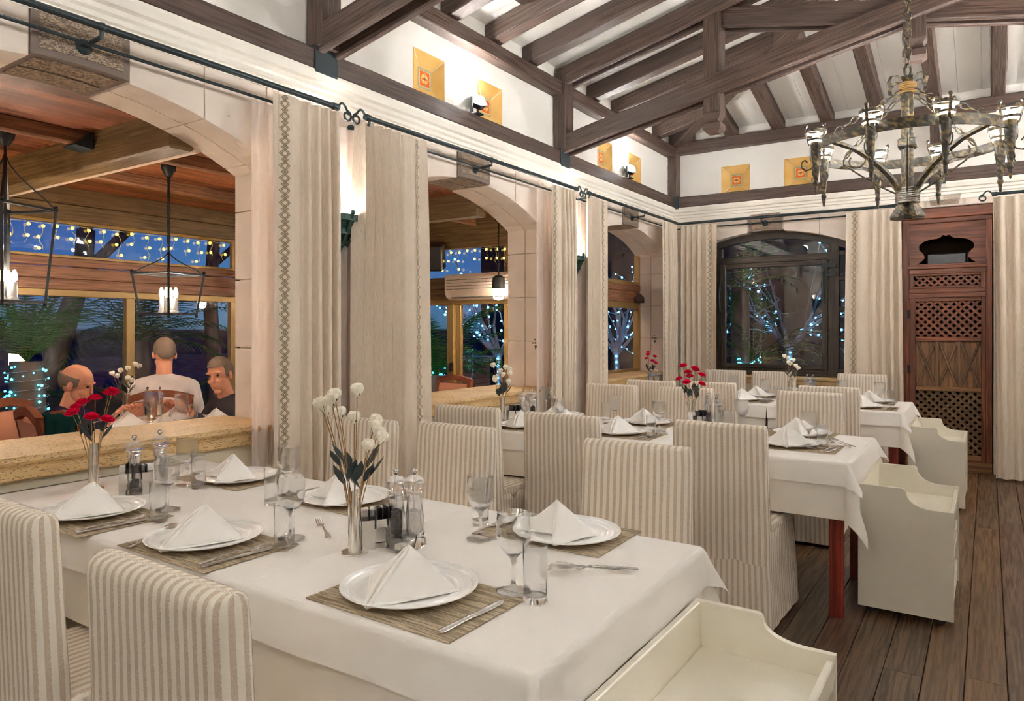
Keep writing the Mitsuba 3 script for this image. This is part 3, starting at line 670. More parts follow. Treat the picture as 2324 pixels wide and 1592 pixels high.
# air conditioner, speaker
t = thing('air_conditioner', 'cream wall air conditioner above the veranda end window', 'air conditioner')
ap = [(0, 0), (-.13, 0), (-.18, .03), (-.20, .08), (-.20, .22), (-.18, .25), (0, .25)]
obj('body', ext(Polygon([(VYE - .06 + a, 1.64 + b) for a, b in ap]), .82, 'x', -4.46), 'ac_plastic', t, smooth=30)
obj('outlet', bx(-4.40, -3.70, VYE - .235, VYE - .17, 1.655, 1.685), 'ac_slot', t)
for k in range(4): obj('louvre', bx(-4.44, -3.66, VYE - .2645, VYE - .258, 1.74 + k * .03, 1.745 + k * .03), 'ac_slot', t)
t = thing('loudspeaker', 'dark wall loudspeaker in the corner left of the air conditioner', 'speaker')
obj('cabinet', mv(bx(-.17, .17, -.1, .1, -.13, .13, .015), (-4.72, VYE - .22, 2.08), rz=.5, rx=.25), 'black_plastic', t, smooth=30); obj('bracket', tube([(-4.72, VYE - .2, 2.1), (-4.76, VYE, 2.16)], .015), 'black_iron', t)

# fairy lights: cable and bulbs of each curtain of lights
def icicle(name, label, P, L, rnd, drop, col, pw, step=.12, bulb=.013, wt=.05, cable='cable'):
    """hanging strings under the line P(s), s in 0..L; drop = (min, max) length"""
    t = thing(name, label, 'fairy lights')
    cb, bb = [], []
    s = 0.0
    top = [P(x, 0) for x in np.linspace(0, L, max(4, int(L / .1)))]
    cb.append(tube(top, .0022, 4))
    while s < L:
        ln = rnd.uniform(*drop); pts = []
        for k in range(9):
            q = k / 8; pts.append(np.array(P(s + .012 * math.sin(9 * q + s * 40), -q * ln)) + rnd.normal(0, .003, 3) * [0, 1, 0])
        cb.append(tube(pts, .0022, 4))
        for q in np.arange(.12, 1.01, .085 / ln):
            p = np.array(P(s + rnd.choice([-1, 1]) * rnd.uniform(.008, .028), -q * ln)); bb.append(mv(trimesh.creation.icosphere(1, bulb), p))
        s += step * rnd.uniform(.75, 1.25)
    obj('cable', cat(cb), cable, t)
    k = obj('bulbs', cat(bb), 'paper_white', t, emitter=emit(col, pw, wt)); labels[k] = {'kind': 'stuff', 'label': 'small glowing bulbs'}
    return t
icicle('fairy_lights', 'warm yellow icicle lights across the veranda transom window', lambda s, z: (VX + .03, -.6 + s, 2.16 + z), 4.72, np.random.default_rng(1), (.10, .235), (1, .62, .035), .32, .115)
icicle('fairy_lights', 'yellow icicle lights in the end transom above the air conditioner', lambda s, z: (-5.2 + s, VYE - .04, 2.15 + z), 1.32, np.random.default_rng(2), (.08, .24), (1, .68, .10), .32, .13)
def bulbs_on(name, label, pts, col, pw, r=.012, cable_pts=None, wt=.05):
    t = thing(name, label, 'fairy lights')
    obj('cable', cat([tube(c, .003, 4) for c in cable_pts]) if cable_pts else tube(pts[:12], .003, 4), 'bark_pale', t)
    k = obj('bulbs', cat([mv(trimesh.creation.icosphere(1, r * s), p) for p, s in zip(pts, np.random.default_rng(4).uniform(.6, 1.3, len(pts)))]), 'paper_white', t, emitter=emit(col, pw, wt)); labels[k] = {'kind': 'stuff', 'label': 'small glowing bulbs'}

# lanterns hanging in the veranda
def lantern(x, y, zc, w, h, rz, label, topz=2.47):
    t = thing('cage_lantern', label, 'lantern', None)
    a, b = w / 2, w / 2 * .78
    top, bot = zc + h, zc
    R = lambda p: tuple(np.array([math.cos(rz) * p[0] - math.sin(rz) * p[1] + x, math.sin(rz) * p[0] + math.cos(rz) * p[1] + y, p[2]]))
    bars = lambda P: cat([strap([R(p), R(q)], .014, .014) for p, q in P])
    T4 = [(-a, -a, top), (a, -a, top), (a, a, top), (-a, a, top)]; B4 = [(-b, -b, bot), (b, -b, bot), (b, b, bot), (-b, b, bot)]
    obj('top_frame', cat([strap([R(T4[i]), R(T4[(i + 1) % 4])], .012, .03, side=(0, 0, 1)) for i in range(4)] + [ball(R((p[0], p[1], top + .015)), .012, 1) for p in T4]), 'black_iron', t)
    obj('bottom_frame', cat([strap([R(B4[i]), R(B4[(i + 1) % 4])], .012, .02, side=(0, 0, 1)) for i in range(4)] + [strap([R((-b, 0, bot)), R((b, 0, bot))], .02, .008, side=(0, 1, 0))] + [ball(R((p[0], p[1], bot - .012)), .012, 1) for p in B4]), 'black_iron', t)
    for i in range(4): obj('corner_bar', bars([(T4[i], B4[i])]), 'black_iron', t)
    for i in range(4):
        s = np.linspace(0, 1, 9); P = [R((T4[i][0] * (1 - q) ** 2.2, T4[i][1] * (1 - q) ** 2.2, top + h * .62 * q ** .75)) for q in s]
        obj('scroll_arm', strap(P, .014, .007), 'black_iron', t)
    obj('stem', tube([R((0, 0, bot)), R((0, 0, top + h * .62))], .007, 8), 'black_iron', t, smooth=40)
    obj('rod', cat([tube([R((0, 0, z)), R((0, 0, z + .05))], .008 + .004 * (k % 2), 8) for k, z in enumerate(np.arange(top + h * .6, topz - .06, .05))] + [tube([R((0, 0, topz - .1)), R((0, 0, topz))], .006, 6)]), 'black_iron', t, smooth=40)
    obj('ceiling_rose', lathe([(0, topz - .09), (.02, topz - .09), (.03, topz - .07), (.045, topz - .045), (.048, topz - .02), (.05, topz), (0, topz)], 20).apply_translation((x, y, 0)), 'black_iron', t, smooth=40)
    for k in range(4):
        ca, sa = math.cos(k * PI / 2 + .5) * .045, math.sin(k * PI / 2 + .5) * .045
        p = R((ca, sa, bot + .012))
        cd = obj('candle', lathe([(0, 0), (.022, 0), (.019, .012), (.016, .015), (.016, .10), (0, .10)], 14).apply_translation(p), 'porcelain', t, smooth=30)
        obj('bulb', lathe([(0, .10), (.010, .105), (.016, .125), (.012, .15), (.004, .168), (0, .17)], 12).apply_translation(p), 'paper_white', cd, smooth=50, emitter=emit((1, .78, .58), LANTERN, .5))
lantern(-4.60, 2.72, 1.452, .31, .27, .25, 'black cage lantern with candle bulbs over the veranda table')
lantern(-4.58, 1.75, 1.505, .34, .53, .35, 'black cage lantern cut off by the left edge of the photo')
lantern(-4.7, .5, 1.5, .46, .4, .3, 'black cage lantern over the near veranda, left of the frame')
def hanging_lamp(x, y, z, label, chain_to):
    t = thing('hanging_lamp', label, 'lamp')
    obj('hood', lathe([(0, .12), (.03, .12), (.055, .10), (.06, .05), (.06, .0), (.056, .0), (.05, .09), (0, .105)], 20).apply_translation((x, y, z)), 'black_iron', t, smooth=30)
    obj('globe', lathe([(0, -.105), (.03, -.10), (.048, -.085), (.052, -.07), (.05, 0.0), (0, 0.0)], 20).apply_translation((x, y, z)), 'paper_white', t, smooth=40, emitter=emit((1, .88, .72), LANTERN * .55, .5))
    for k in range(6):
        c, s = math.cos(k * PI / 3) * .057, math.sin(k * PI / 3) * .057
        obj('cage_wire', tube([(x + c, y + s, z + .01), (x + c, y + s, z - .08)], .003, 5), 'black_iron', t)
    obj('ring', tube([(x + .06 * math.cos(a), y + .06 * math.sin(a), z - .075) for a in np.linspace(0, 2 * PI, 25)], .004, 5), 'black_iron', t)
    obj('chain', tube([(x, y, z + .12), (x, y, chain_to - .05)], [.006, .006], 6), 'black_iron', t)
    obj('hook', tube([(x + .045 * math.sin(a), y, chain_to - .09 + .045 * math.cos(a)) for a in np.linspace(0, 5.2, 14)] + [(x - .04, y, chain_to)], .008, 6), 'black_iron', t, smooth=40)
hanging_lamp(-3.71, 5.34, 1.72, 'black hooded lamp with white globe against the second arch', 2.47)
# outdoor lamp on the back of the veranda end wall: it lights the reveal of the third arch through its window
t = thing('outdoor_lamp', 'hooded outdoor lamp on the outside of the veranda end wall, hidden by the pier', 'lamp')
rl = np.array((-3.78, VYE + .13, 2.05))
obj('hood', lathe([(0, .075), (.02, .072), (.045, .05), (.058, 0), (.054, 0), (.042, .045), (.018, .066), (0, .069)], 18).apply_translation(rl + [0, .12, 0]), 'black_iron', t, smooth=30)
obj('arm', tube([rl + [0, 0, .05], rl + [0, .05, .10], rl + [0, .12, .074]], .007, 6), 'black_iron', t); obj('wall_disc', bx(rl[0] - .03, rl[0] + .03, rl[1] - .005, rl[1] + .012, rl[2] + .02, rl[2] + .08, .004), 'black_iron', t)
obj('bulb', ball(rl + [0, .12, -.02], .04, 2), 'paper_white', t, smooth=True, emitter=emit((1, .74, .56), 75, .6))
# wrought wall lantern at the right of the first arch
t = thing('wall_lantern', 'black perforated wall lantern just left of the first pier', 'lantern')
wl = (-5.72, 4.25, 1.86)
obj('backplate', bx(wl[0] - .05, wl[0] + .05, wl[1] - .02, wl[1], wl[2] - .22, wl[2] + .18, .008), 'black_iron', t)
obj('shade', lathe([(.045, -.14), (.05, -.14), (.06, .02), (.055, .02)], 16).apply_translation((wl[0], wl[1] - .08, wl[2])), 'ac_plastic', t, smooth=30)
obj('cap', lathe([(.066, .02), (.05, .07), (.02, .12), (0, .13), (0, .02)], 16).apply_translation((wl[0], wl[1] - .08, wl[2])), 'black_iron', t, smooth=30)
obj('ring', lathe([(.046, -.16), (.06, -.16), (.06, -.13), (.046, -.13), (.046, -.16)], 16).apply_translation((wl[0], wl[1] - .08, wl[2])), 'black_iron', t, smooth=30)

# ------------------------------------------------------------------ the garden at dusk
struct('garden_ground', bx(-40, -6.1, -25, 45, -.25, -.15), 'paving'); struct('garden_ground', bx(-6.1, 12, 8.4, 45, -.25, -.15), 'grass'); struct('garden_ground', bx(-6.1, XL - WT, VYE + .13, 8.4, -.25, -.15), 'grass')
def tree(x, y, h, r, label, seed, lean=(0, 0), m='bark', depth=4, leaf=None, spread=.55, base=-.15, name='tree'):
    q = np.random.default_rng(seed); t = thing(name, label, 'tree')
    tr, br, tips = [], [], []
    def grow(p, d, L, rad, lv):
        n = 5; P = [p]
        for k in range(n): d = d + q.normal(0, .10, 3); d /= np.linalg.norm(d); P.append(P[-1] + d * L / n)
        (tr if lv == 0 else br).append(tube(P, np.linspace(rad, rad * .66, n + 1), 8 if lv < 2 else 5))
        if lv >= depth: tips.append(P[-1]); return
        for k in range(3 if lv else 4):
            dd = d + q.normal(0, spread, 3) + np.array([0, 0, .18]); dd /= np.linalg.norm(dd)
            grow(P[-1] if k else P[-2], dd, L * q.uniform(.5, .78), rad * .46, lv + 1)
    d0 = np.array([lean[0], lean[1], 1.0]); grow(np.array([x, y, base]), d0 / np.linalg.norm(d0), h, r, 0)
    obj('trunk', cat(tr), m, t, smooth=50); obj('branches', cat(br), m, t, smooth=50)
    if leaf:
        V = []
        for p in tips:
            for k in range(14):
                c = p + q.normal(0, .28, 3); e1 = q.normal(0, 1, 3); e1 /= np.linalg.norm(e1); e2 = np.cross(e1, q.normal(0, 1, 3)); e2 /= np.linalg.norm(e2)
                V += [c - e1 * .09, c + e2 * .035, c + e1 * .09, c - e2 * .035]
        V = np.array(V); n = len(V) // 4; k = np.arange(n)[:, None] * 4
        kk = obj('leaves', (V, np.vstack([k + [0, 1, 2], k + [0, 2, 3]])), leaf, t); labels[kk] = {'kind': 'stuff', 'label': 'leaves'}
    return t
tree(-10.2, 4.1, 2.9, .16, 'thick bare tree behind the right veranda pane', 21, (.03, .06))
tree(-12.0, 3.2, 3.0, .12, 'slim tree behind the lamp post outside the veranda', 22, (-.05, -.02), leaf='foliage')
tree(-13.5, 1.2, 3.0, .16, 'leafy tree behind the left veranda pane', 23, (.08, 0), leaf='foliage')
tree(-11.0, .3, 3.0, .14, 'tree with pale bark at the left edge of the garden', 24, (-.05, .05), leaf='foliage')
tree(-9.0, 6.0, 3.0, .12, 'dark tree seen through the transom beyond the pier', 25, (.03, .0), leaf='foliage')
def fronds(c, n, L, seed, lo=.1, hi=1.2, droop=.9, width=.30, azs=None):
    q = np.random.default_rng(seed); V, Fc = [], []; ribs = []
    for i in range(n):
        az = (i * 2.399 + q.uniform(0, .4)) if azs is None else q.uniform(*azs); el = q.uniform(lo, hi); l = L * q.uniform(.75, 1.1)
        P = []
        for s in np.linspace(0, 1, 13):
            e = el - droop * s * s * 1.2; 
            P.append((P[-1] + l / 12 * np.array([math.cos(az) * math.cos(e), math.sin(az) * math.cos(e), math.sin(e)])) if P else np.array(c, float))
        ribs.append(tube(P, np.linspace(.008, .002, 13), 4))
        sd = np.array([-math.sin(az), math.cos(az), 0])
        for k in range(2, 13):
            w = width * math.sin(PI * min(1, (k + .5) / 13)) ** .7
            for off in (0, .5):
                p = P[k] * (1 - off) + P[k - 1] * off; fwd = (P[k] - P[k - 1]); fwd /= np.linalg.norm(fwd)
                for s in (-1, 1):
                    tip = p + sd * s * w + fwd * w * .7 - np.array([0, 0, w * .35]); b = len(V)
                    V += [p - fwd * .012, p + fwd * .012, tip]; Fc.append((b, b + 1, b + 2))
    return (np.array(V), np.array(Fc)), cat(ribs)
def palm(x, y, zt, r, label, seed, n=26, L=1.3, lights=None, z0=-.15, name='palm', **kw):
    t = thing(name, label, 'palm')
    obj('trunk', tube([(x, y, z0), (x + .01, y, (z0 + zt) / 2), (x, y, zt)], [r * 1.1, r, r * .9], 12), 'bark', t, smooth=40)
    lf, rb = fronds((x, y, zt), n, L, seed, **kw)
    k = obj('fronds', lf, 'palm_leaf', t); labels[k] = {'kind': 'stuff', 'label': 'green palm leaflets'}
    obj('frond_ribs', rb, 'palm_leaf', t)
def wrap(x, y, z0, z1, r, n, seed):
    q = np.random.default_rng(seed)
    return [(x + r * math.cos(a), y + r * math.sin(a), z) for a, z in zip(np.sort(q.uniform(0, 60, n)), q.uniform(z0, z1, n))]
px_, py_ = -6.75, 2.74
palm(px_, py_, 1.08, .14, 'short palm wrapped in teal lights outside the left pane', 31, 18, .85, lo=.7, hi=1.35, droop=.5, width=.16)
helix = [(px_ + .155 * math.cos(a), py_ + .155 * math.sin(a), .3 + .75 * a / 60) for a in np.linspace(0, 60, 240)]
bulbs_on('fairy_lights', 'teal lights wound around the short palm trunk', wrap(px_, py_, .25, 1.05, .155, 110, 5), (.05, .75, 1.0), .3, .010, [helix])
palm(-6.0, 7.2, .75, .16, 'green fan palm through the veranda end window', 32, 30, 1.5, lo=.2, hi=1.25, droop=.8, width=.22)
bulbs_on('fairy_lights', 'teal lights around the base of the fan palm', wrap(-5.85, 7.05, .35, .85, .2, 70, 6), (.05, .75, 1.0), .3, .012, None)
palm(-9.2, 5.0, 1.2, .18, 'tall palm with drooping fronds outside the right pane', 33, 24, 1.6, lo=.0, hi=1.2)
palm(-2.75, 9.6, 1.9, .13, 'green yucca palm at the left of the back window', 34, 34, 1.0, lo=-.6, hi=1.3, droop=.9, width=.10)
palm(-2.6, 9.7, .9, .12, 'low grassy palm under the yucca outside the back window', 35, 40, 1.25, lo=.2, hi=1.4, droop=1.1, width=.05)
bulbs_on('fairy_lights', 'teal lights at the foot of the yucca outside the back window', wrap(-2.55, 9.3, .78, 1.0, .14, 34, 7), (.06, .72, 1.0), .3, .010, None)
# bare white tree with blue lights outside the back window
def light_tree(x, y, seed, label, ll, h=1.0, r=.06):
    q = np.random.default_rng(seed); t = thing('bare_tree', label, 'tree')
    tr, br, pts, cb = [], [], [], []
    tr.append(tube([(x, y, -.15), (x + .03, y, .5), (x, y, h)], [r, r * .8, r * .7], 8))
    for k in range(9):
        az = q.uniform(0, 2 * PI); d = np.array([math.cos(az) * .8, math.sin(az) * .5, 1.0]); P = [np.array([x, y, h])]
        for i in range(8): d = d + q.normal(0, .13, 3) + [0, 0, -.03]; P.append(P[-1] + d / np.linalg.norm(d) * .17)
        br.append(tube(P, np.linspace(r * .5, .006, 9), 6))
        for j in range(3):
            s = P[2 + 2 * j]; dd = d + q.normal(0, .6, 3); Q = [s]
            for i in range(5): dd = dd + q.normal(0, .15, 3); Q.append(Q[-1] + dd / np.linalg.norm(dd) * .13)
            br.append(tube(Q, np.linspace(.012, .004, 6), 5))
            if j != 1: pts += [p + q.normal(0, .02, 3) for p in Q[1:]]
        if k % 2 == 0: pts += [p + q.normal(0, .02, 3) for p in P[2:]]
    pts += [(x + .03, y - .06, z) for z in np.arange(.4, h, .09)]
    obj('trunk', cat(tr), 'bark_pale', t, smooth=50); obj('branches', cat(br), 'bark_pale', t, smooth=50)
    bulbs_on('fairy_lights', ll, pts, (.12, .55, 1.0), .4, .015, None)
light_tree(-2.35, 10.6, 41, 'bare pale tree hung with blue lights outside the back window', 'blue lights in the bare tree outside the back window', 1.05)
light_tree(-5.7, 8.2, 42, 'bare tree with blue lights through the veranda end window', 'blue lights in the tree through the veranda end window', .95)
light_tree(-4.75, 10.0, 43, 'bare tree with blue lights seen through the third arch', 'blue lights in the tree seen through the third arch', .95)
# hedges, lamp post, glowing boxes, brick pillar
def hedge(x0, x1, y0, y1, h, label, seed, m='foliage', dens=900):
    q = np.random.default_rng(seed); n = int(dens * max(1, (x1 - x0) * (y1 - y0)))
    n = min(n, 9000); c = np.stack([q.uniform(x0, x1, n), q.uniform(y0, y1, n), q.uniform(-.15, h, n)], 1)
    e1 = q.normal(0, 1, (n, 3)); e1 /= np.linalg.norm(e1, axis=1, keepdims=True); e2 = np.cross(e1, q.normal(0, 1, (n, 3))); e2 /= np.linalg.norm(e2, axis=1, keepdims=True)
    V = np.stack([c - e1 * .06, c + e2 * .03, c + e1 * .06, c - e2 * .03], 1).reshape(-1, 3); k = np.arange(n)[:, None] * 4
    t = thing('hedge', label, 'hedge')
    kk = obj('leaves', (V, np.vstack([k + [0, 1, 2], k + [0, 2, 3]])), m, t); labels[kk] = {'kind': 'stuff', 'label': 'small leaves'}
    obj('core', bx(x0 + .05, x1 - .05, y0 + .05, y1 - .05, -.15, h - .08, .05), 'leaf_dark', t)
hedge(-9.6, -9.0, -2, 7.5, .62, 'low hedge along the garden behind the veranda', 51)
hedge(-10, 4, 13.5, 14.5, 4.2, 'tall dark hedge closing the garden behind the back window', 54)
hedge(-4.9, -3.55, 8.6, 9.2, .78, 'clipped hedge below the third arch window', 52)
hedge(-5.7, -3.8, 6.2, 6.5, .55, 'dark planting behind the veranda end window', 53)
t = thing('lamp_post', 'garden lamp post with white globes seen under the cage lantern', 'lamp post')
lx, ly = -9.6, 3.15
obj('post', tube([(lx, ly, -.15), (lx, ly, 1.35)], [.035, .03], 8), 'black_iron', t, smooth=40)
for dx, dy, z, r in ((-.22, -.14, 1.36, .13), (.02, .12, 1.42, .10), (0, 0.0, 1.22, .08)):
    obj('arm', tube([(lx, ly, 1.3), (lx + dx * .5, ly + dy * .5, z + .18), (lx + dx, ly + dy, z + .1)], .012, 6), 'black_iron', t)
    obj('globe', ball((lx + dx, ly + dy, z), r, 2, (1, 1, .8) if False else (1, 1, 1)), 'paper_white', t, smooth=True, emitter=emit((.95, .97, 1.0), .5, .2))
for x, y, z, lab in ((-9.4, 2.05, 1.02, 'small glowing white box outside the left pane'), (-9.4, 3.72, 1.0, 'small glowing yellow box outside the right pane')):
    t = thing('garden_light', lab, 'lamp')
    obj('post', tube([(x, y, -.15), (x, y, z - .08)], .02, 6), 'black_iron', t); obj('cap', bx(x - .11, x + .11, y - .11, y + .11, z + .075, z + .095), 'black_iron', t)
    obj('light_box', bx(x - .07, x + .07, y - .07, y + .07, z - .07, z + .07, .006), 'paper_white', t, emitter=emit((1, .92, .55), .4, .2))
t = thing('brick_pillar', 'brick garden pillar with capstone through the veranda end window', 'pillar')
for k in range(12):
    for j in range(2): obj('brick', bx(-7.0 + j * .2, -6.82 + j * .2, 8.9, 9.3, -.15 + k * .082, -.15 + k * .082 + .075, .006), 'brick', t)
obj('capstone', bx(-7.07, -6.57, 8.84, 9.36, .835, .93, .02), 'stone', t)

# ------------------------------------------------------------------ curtains on iron rods
CZ = 2.525
def curtain(plane, c0, c1, trim_at, label, zb=.03, seed=0, base='curtain', m='linen', amp=.030, folds=5, flat=.42, off=0.0, zt=CZ, trim=True, pinch=.0):
    """plane: ('x', X) hangs along y in front of the left wall, ('y', Y) hangs along x; trim_at 0 or 1: the end with the braid"""
    q = np.random.default_rng(seed)
    S = np.linspace(0, 1, 132); Z = np.linspace(0, 1, 26)
    s = S if trim_at == 0 else 1 - S
    ph = np.where(s < flat, s / flat * 1.35, 1.35 + ((s - flat) / (1 - flat)) * folds) 
    am = np.where(s < flat, .55, 1.0) * amp
    ph = ph + .10 * np.sin(5 * s + seed)
    P = np.zeros((26, 132, 3)); UV = np.zeros((26, 132, 2))
    jit = q.uniform(-.3, .3, 8)
    for i, t in enumerate(Z):
        z = zt - t * (zt - zb)
        a = am * (.55 + .45 * min(1, t * 5)) * (1 - .25 * t + .25 * np.sin(2.5 * t + 6 * s + seed))
        d = a * np.cos(2 * PI * ph + .35 * np.sin(3 * t + seed)) + off
        e = .18 * a * np.sin(4 * PI * ph)
        along = c0 + (c1 - c0) * S + e + (s - .5) * pinch * t * (1 if trim_at == 0 else -1)
        if plane[0] == 'x': P[i] = np.stack([plane[1] + d, along, np.full(132, z)], 1)
        else: P[i] = np.stack([along, plane[1] - d, np.full(132, z)], 1)
        UV[i] = np.stack([S * 1.4, np.full(132, z)], 1)
    t = thing(base, label, 'curtain')
    v, f = grid(P)
    n = np.cross(P[1, 0] - P[0, 0], P[0, 1] - P[0, 0])
    # back face a little behind, so that the cloth has a thickness
    obj('panel', (v, f, UV.reshape(-1, 2)), m, t, smooth=True)
    hv = P[:2].copy(); hv[1, :, 2] = zt - .045
    if trim:
        w = abs(c1 - c0); a, b = .052 / w, .104 / w
        idx = [k for k in range(132) if a <= s[k] <= b]
        lo, hi = min(idx), max(idx)
        Q = P[:, lo:hi + 1].copy()
        if plane[0] == 'x': Q[..., 0] += .003
        else: Q[..., 1] -= .003
        sx = np.linspace(0, 1, hi - lo + 1)
        U = np.stack([np.broadcast_to(sx, Q.shape[:2]), Q[..., 2]], -1).reshape(-1, 2)
        v2, f2 = grid(Q); k = obj('braid_trim', (v2, f2, U), 'braid', t, smooth=True); labels[k] = {'label': 'olive diamond braid trim'}
    return t
CXp = XL + .16
curtain(('x', CXp), 2.262, 2.70, 0, 'linen curtain with braid edge between the first arch and the wall sconce', seed=1, folds=4)
curtain(('x', CXp), 2.842, 3.417, 1, 'linen curtain with braid edge between the wall sconce and the second arch', seed=2, folds=5, pinch=.12, amp=.036, flat=.34)
curtain(('x', CXp), 4.95, 5.36, 0, 'linen curtain right of the second arch, left of the far sconce', seed=3, folds=4)
curtain(('x', CXp), 5.575, 5.975, 1, 'linen curtain right of the far sconce, beside the third arch', seed=4, folds=3.5)
curtain(('x', CXp), 7.31, 7.74, 0, 'linen curtain on the left wall filling the room corner', seed=5, folds=4)
curtain(('y', YB - .16), -2.92, -2.50, 1, 'linen curtain on the back wall left of the dark window', seed=6, folds=4)
curtain(('y', YB - .16), -1.19, -.70, 0, 'linen curtain between the dark window and the timber screen', seed=7, folds=4, pinch=.06)
curtain(('y', YB - .36), .03, .85, 0, 'plain linen curtain at the right edge beside the timber screen', seed=8, folds=8, flat=.02, trim=False, amp=.04, pinch=-.05)
for i, (a, b, lab) in enumerate(((2.215, 2.66, 'sheer pink curtain liner at the right of the first arch'), (2.80, 3.30, 'sheer curtain liner behind the second linen curtain'), (4.885, 5.32, 'sheer curtain liner at the right of the second arch'), (5.545, 5.90, 'sheer curtain liner behind the curtain left of the third arch'))):
    curtain(('x', XL + .065), a, b, i % 2, lab, seed=20 + i, base='sheer_curtain', m='sheer', amp=.018, folds=6, flat=.1, trim=False, zt=2.49)
RZ = 2.552
def rod(p0, p1, label, fin0, fin1, thin=None, r=.0145):
    t = thing('curtain_rod', label, 'curtain rod')
    p0, p1 = np.array(p0, float), np.array(p1, float); d = (p1 - p0) / np.linalg.norm(p1 - p0)
    obj('pole', tube([p0, p1], r, 12), 'rod_iron', t, smooth=40)
    for p, s, on in ((p0, -1, fin0), (p1, 1, fin1)):
        if not on: continue
        obj('end_cap', tube([p - d * s * .035, p + d * s * .004], .019, 12), 'rod_iron', t, smooth=40)
        a = np.linspace(0, 1, 30)
        Q = [p + d * s * (.0 + .035 * x * 2) + np.array([0, 0, .032 * math.sin(x * 2 * PI * .5)]) for x in np.linspace(0, 1, 8)]
        c = Q[-1] + np.array([0, 0, -.03]); 
        Q += [c + d * s * (.030 * (1 - .45 * x)) * math.sin(2 * PI * 1.15 * x) + np.array([0, 0, .030 * (1 - .45 * x) * math.cos(2 * PI * 1.15 * x)]) for x in np.linspace(.04, 1, 26)]
        obj('scroll', tube(Q, .0062, 8), 'rod_iron', t, smooth=40)
    if thin is not None:
        obj('thin_rod', tube([thin[0], thin[1]], .008, 8), 'rod_iron', t, smooth=40)
    return t
def bracket(t, y=None, x=None, z=2.535):
    if y is not None: A, B = (XL + .012, y, z - .03), (CXp, y, RZ); disc = mv(lathe([(0, 0), (.034, 0), (.03, .01), (.014, .02), (0, .02)], 18), (XL + .012, y, z - .03), ry=PI / 2)
    else: A, B = (x, YB - .012, z - .03), (x, YB - .16, RZ); disc = mv(lathe([(0, 0), (.034, 0), (.03, .01), (.014, .02), (0, .02)], 18), (x, YB - .012, z - .03), rx=PI / 2)
    A, B = np.array(A), np.array(B)
    obj('bracket', cat([disc, tube([A, A + (B - A) * [1, 1, .2], B], .009, 8), ball(B, .019, 1)]), 'rod_iron', t, smooth=40)
tr_ = (XL + .065)
t = rod((CXp, -.6, RZ), (CXp, 2.69, RZ), 'dark iron curtain rod over the first arch', False, True, ((tr_, -.6, 2.505), (tr_, 2.68, 2.505))); bracket(t, ARCH[0])
t = rod((CXp, 2.90, RZ), (CXp, 5.40, RZ), 'dark iron curtain rod over the second arch', True, True, ((tr_, 2.9, 2.505), (tr_, 5.4, 2.505))); bracket(t, ARCH[1]); bracket(t, 2.93)
t = rod((CXp, 5.60, RZ), (CXp, YB - .16, RZ), 'dark iron curtain rod over the third arch to the room corner', True, False, ((tr_, 5.6, 2.505), (tr_, YB - .07, 2.505))); bracket(t, ARCH[2]); bracket(t, 5.62)
t = rod((CXp, YB - .16, RZ + .001), (-.74, YB - .16, RZ + .001), 'dark iron curtain rod on the back wall over the window', False, True, ((tr_, YB - .07, 2.505), (-.8, YB - .07, 2.505))); bracket(t, x=BC)
t = rod((.03, YB - .36, RZ), (1.6, YB - .36, RZ), 'short dark iron curtain rod at the right edge', True, False)
obj('bracket', cat([tube([(.9, YB, 2.5), (.9, YB - .36, RZ)], .009, 8)]), 'rod_iron', t)
for y, z, lab in ((5.06, 1.235, 'small iron tie-back hook on the reveal of the second arch'), (7.63, 1.25, 'small iron tie-back hook on the reveal of the third arch')):
    t = thing('tieback_hook', lab, 'hook'); yy = y + .035
    obj('rosette', cat([ball((XL - .075, yy, z + .03 * k), .008, 1) for k in (-1, 0, 1)] + [ball((XL - .075 + .02 * k, yy, z), .008, 1) for k in (-1, 1)]), 'forged_iron', t, smooth=True)
    obj('hook', tube([(XL - .075, yy, z - .02), (XL - .06, yy - .02, z - .05), (XL - .05, yy - .02, z - .02)], .004, 6), 'forged_iron', t)

# ------------------------------------------------------------------ wall sconces, floodlights, chandelier
def sconce(y, label):
    t = thing('wall_sconce', label, 'wall lamp')
    xw, z0, z1, R = XL + .003, 1.73, 1.985, .155
    a = np.linspace(-PI / 2, PI / 2, 13)
    ring = lambda z, r: [(xw + r * math.cos(x), y + r * math.sin(x), z) for x in a]
    rr = lambda z: R * max(0.0, (z - z0) / (z1 - z0)) ** .75 + .012
    P = np.array([[np.array(p) for p in ring(z, rr(z) - .008)] for z in np.linspace(z0, z1 - .012, 8)])
    obj('liner', grid(P), 'green_iron', t, smooth=True)
    for z, w in ((z1 - .015, .035), (z1 - .09, .028), (z1 - .155, .024)):
        obj('band', strap(ring(z, rr(z)), w, .006, side=(0, 0, 1)), 'green_iron', t)
    for k in range(5):
        an = (k - 2) * PI / 4.2
        obj('rib', strap([(xw + rr(z) * math.cos(an) * 1.02, y + rr(z) * math.sin(an) * 1.02, z) for z in np.linspace(z0 - .03, z1, 8)], .02, .006, side=(-math.sin(an), math.cos(an), 0)), 'green_iron', t)
        obj('knob', ball((xw + (R + .014) * math.cos(an), y + (R + .014) * math.sin(an), z1 + .012), .014, 2), 'green_iron', t, smooth=True)
    obj('tip', tube([(xw + .015, y, z0 - .08), (xw + .018, y, z0)], [.004, .014], 8), 'green_iron', t, smooth=40)
    dsk = [(xw + .01, y, z1 - .05)] + [(xw + (R - .05) * math.cos(x) + .01, y + (R - .05) * math.sin(x), z1 - .05) for x in a]
    obj('lamp', (np.array(dsk), np.array([(0, k, k + 1) for k in range(1, 13)])), 'paper_white', t, emitter=emit(WARM, SCONCE))
sconce(2.79, 'dark green iron basket sconce on the pier between the first two arches')
sconce(5.485, 'dark green iron basket sconce on the pier before the third arch')
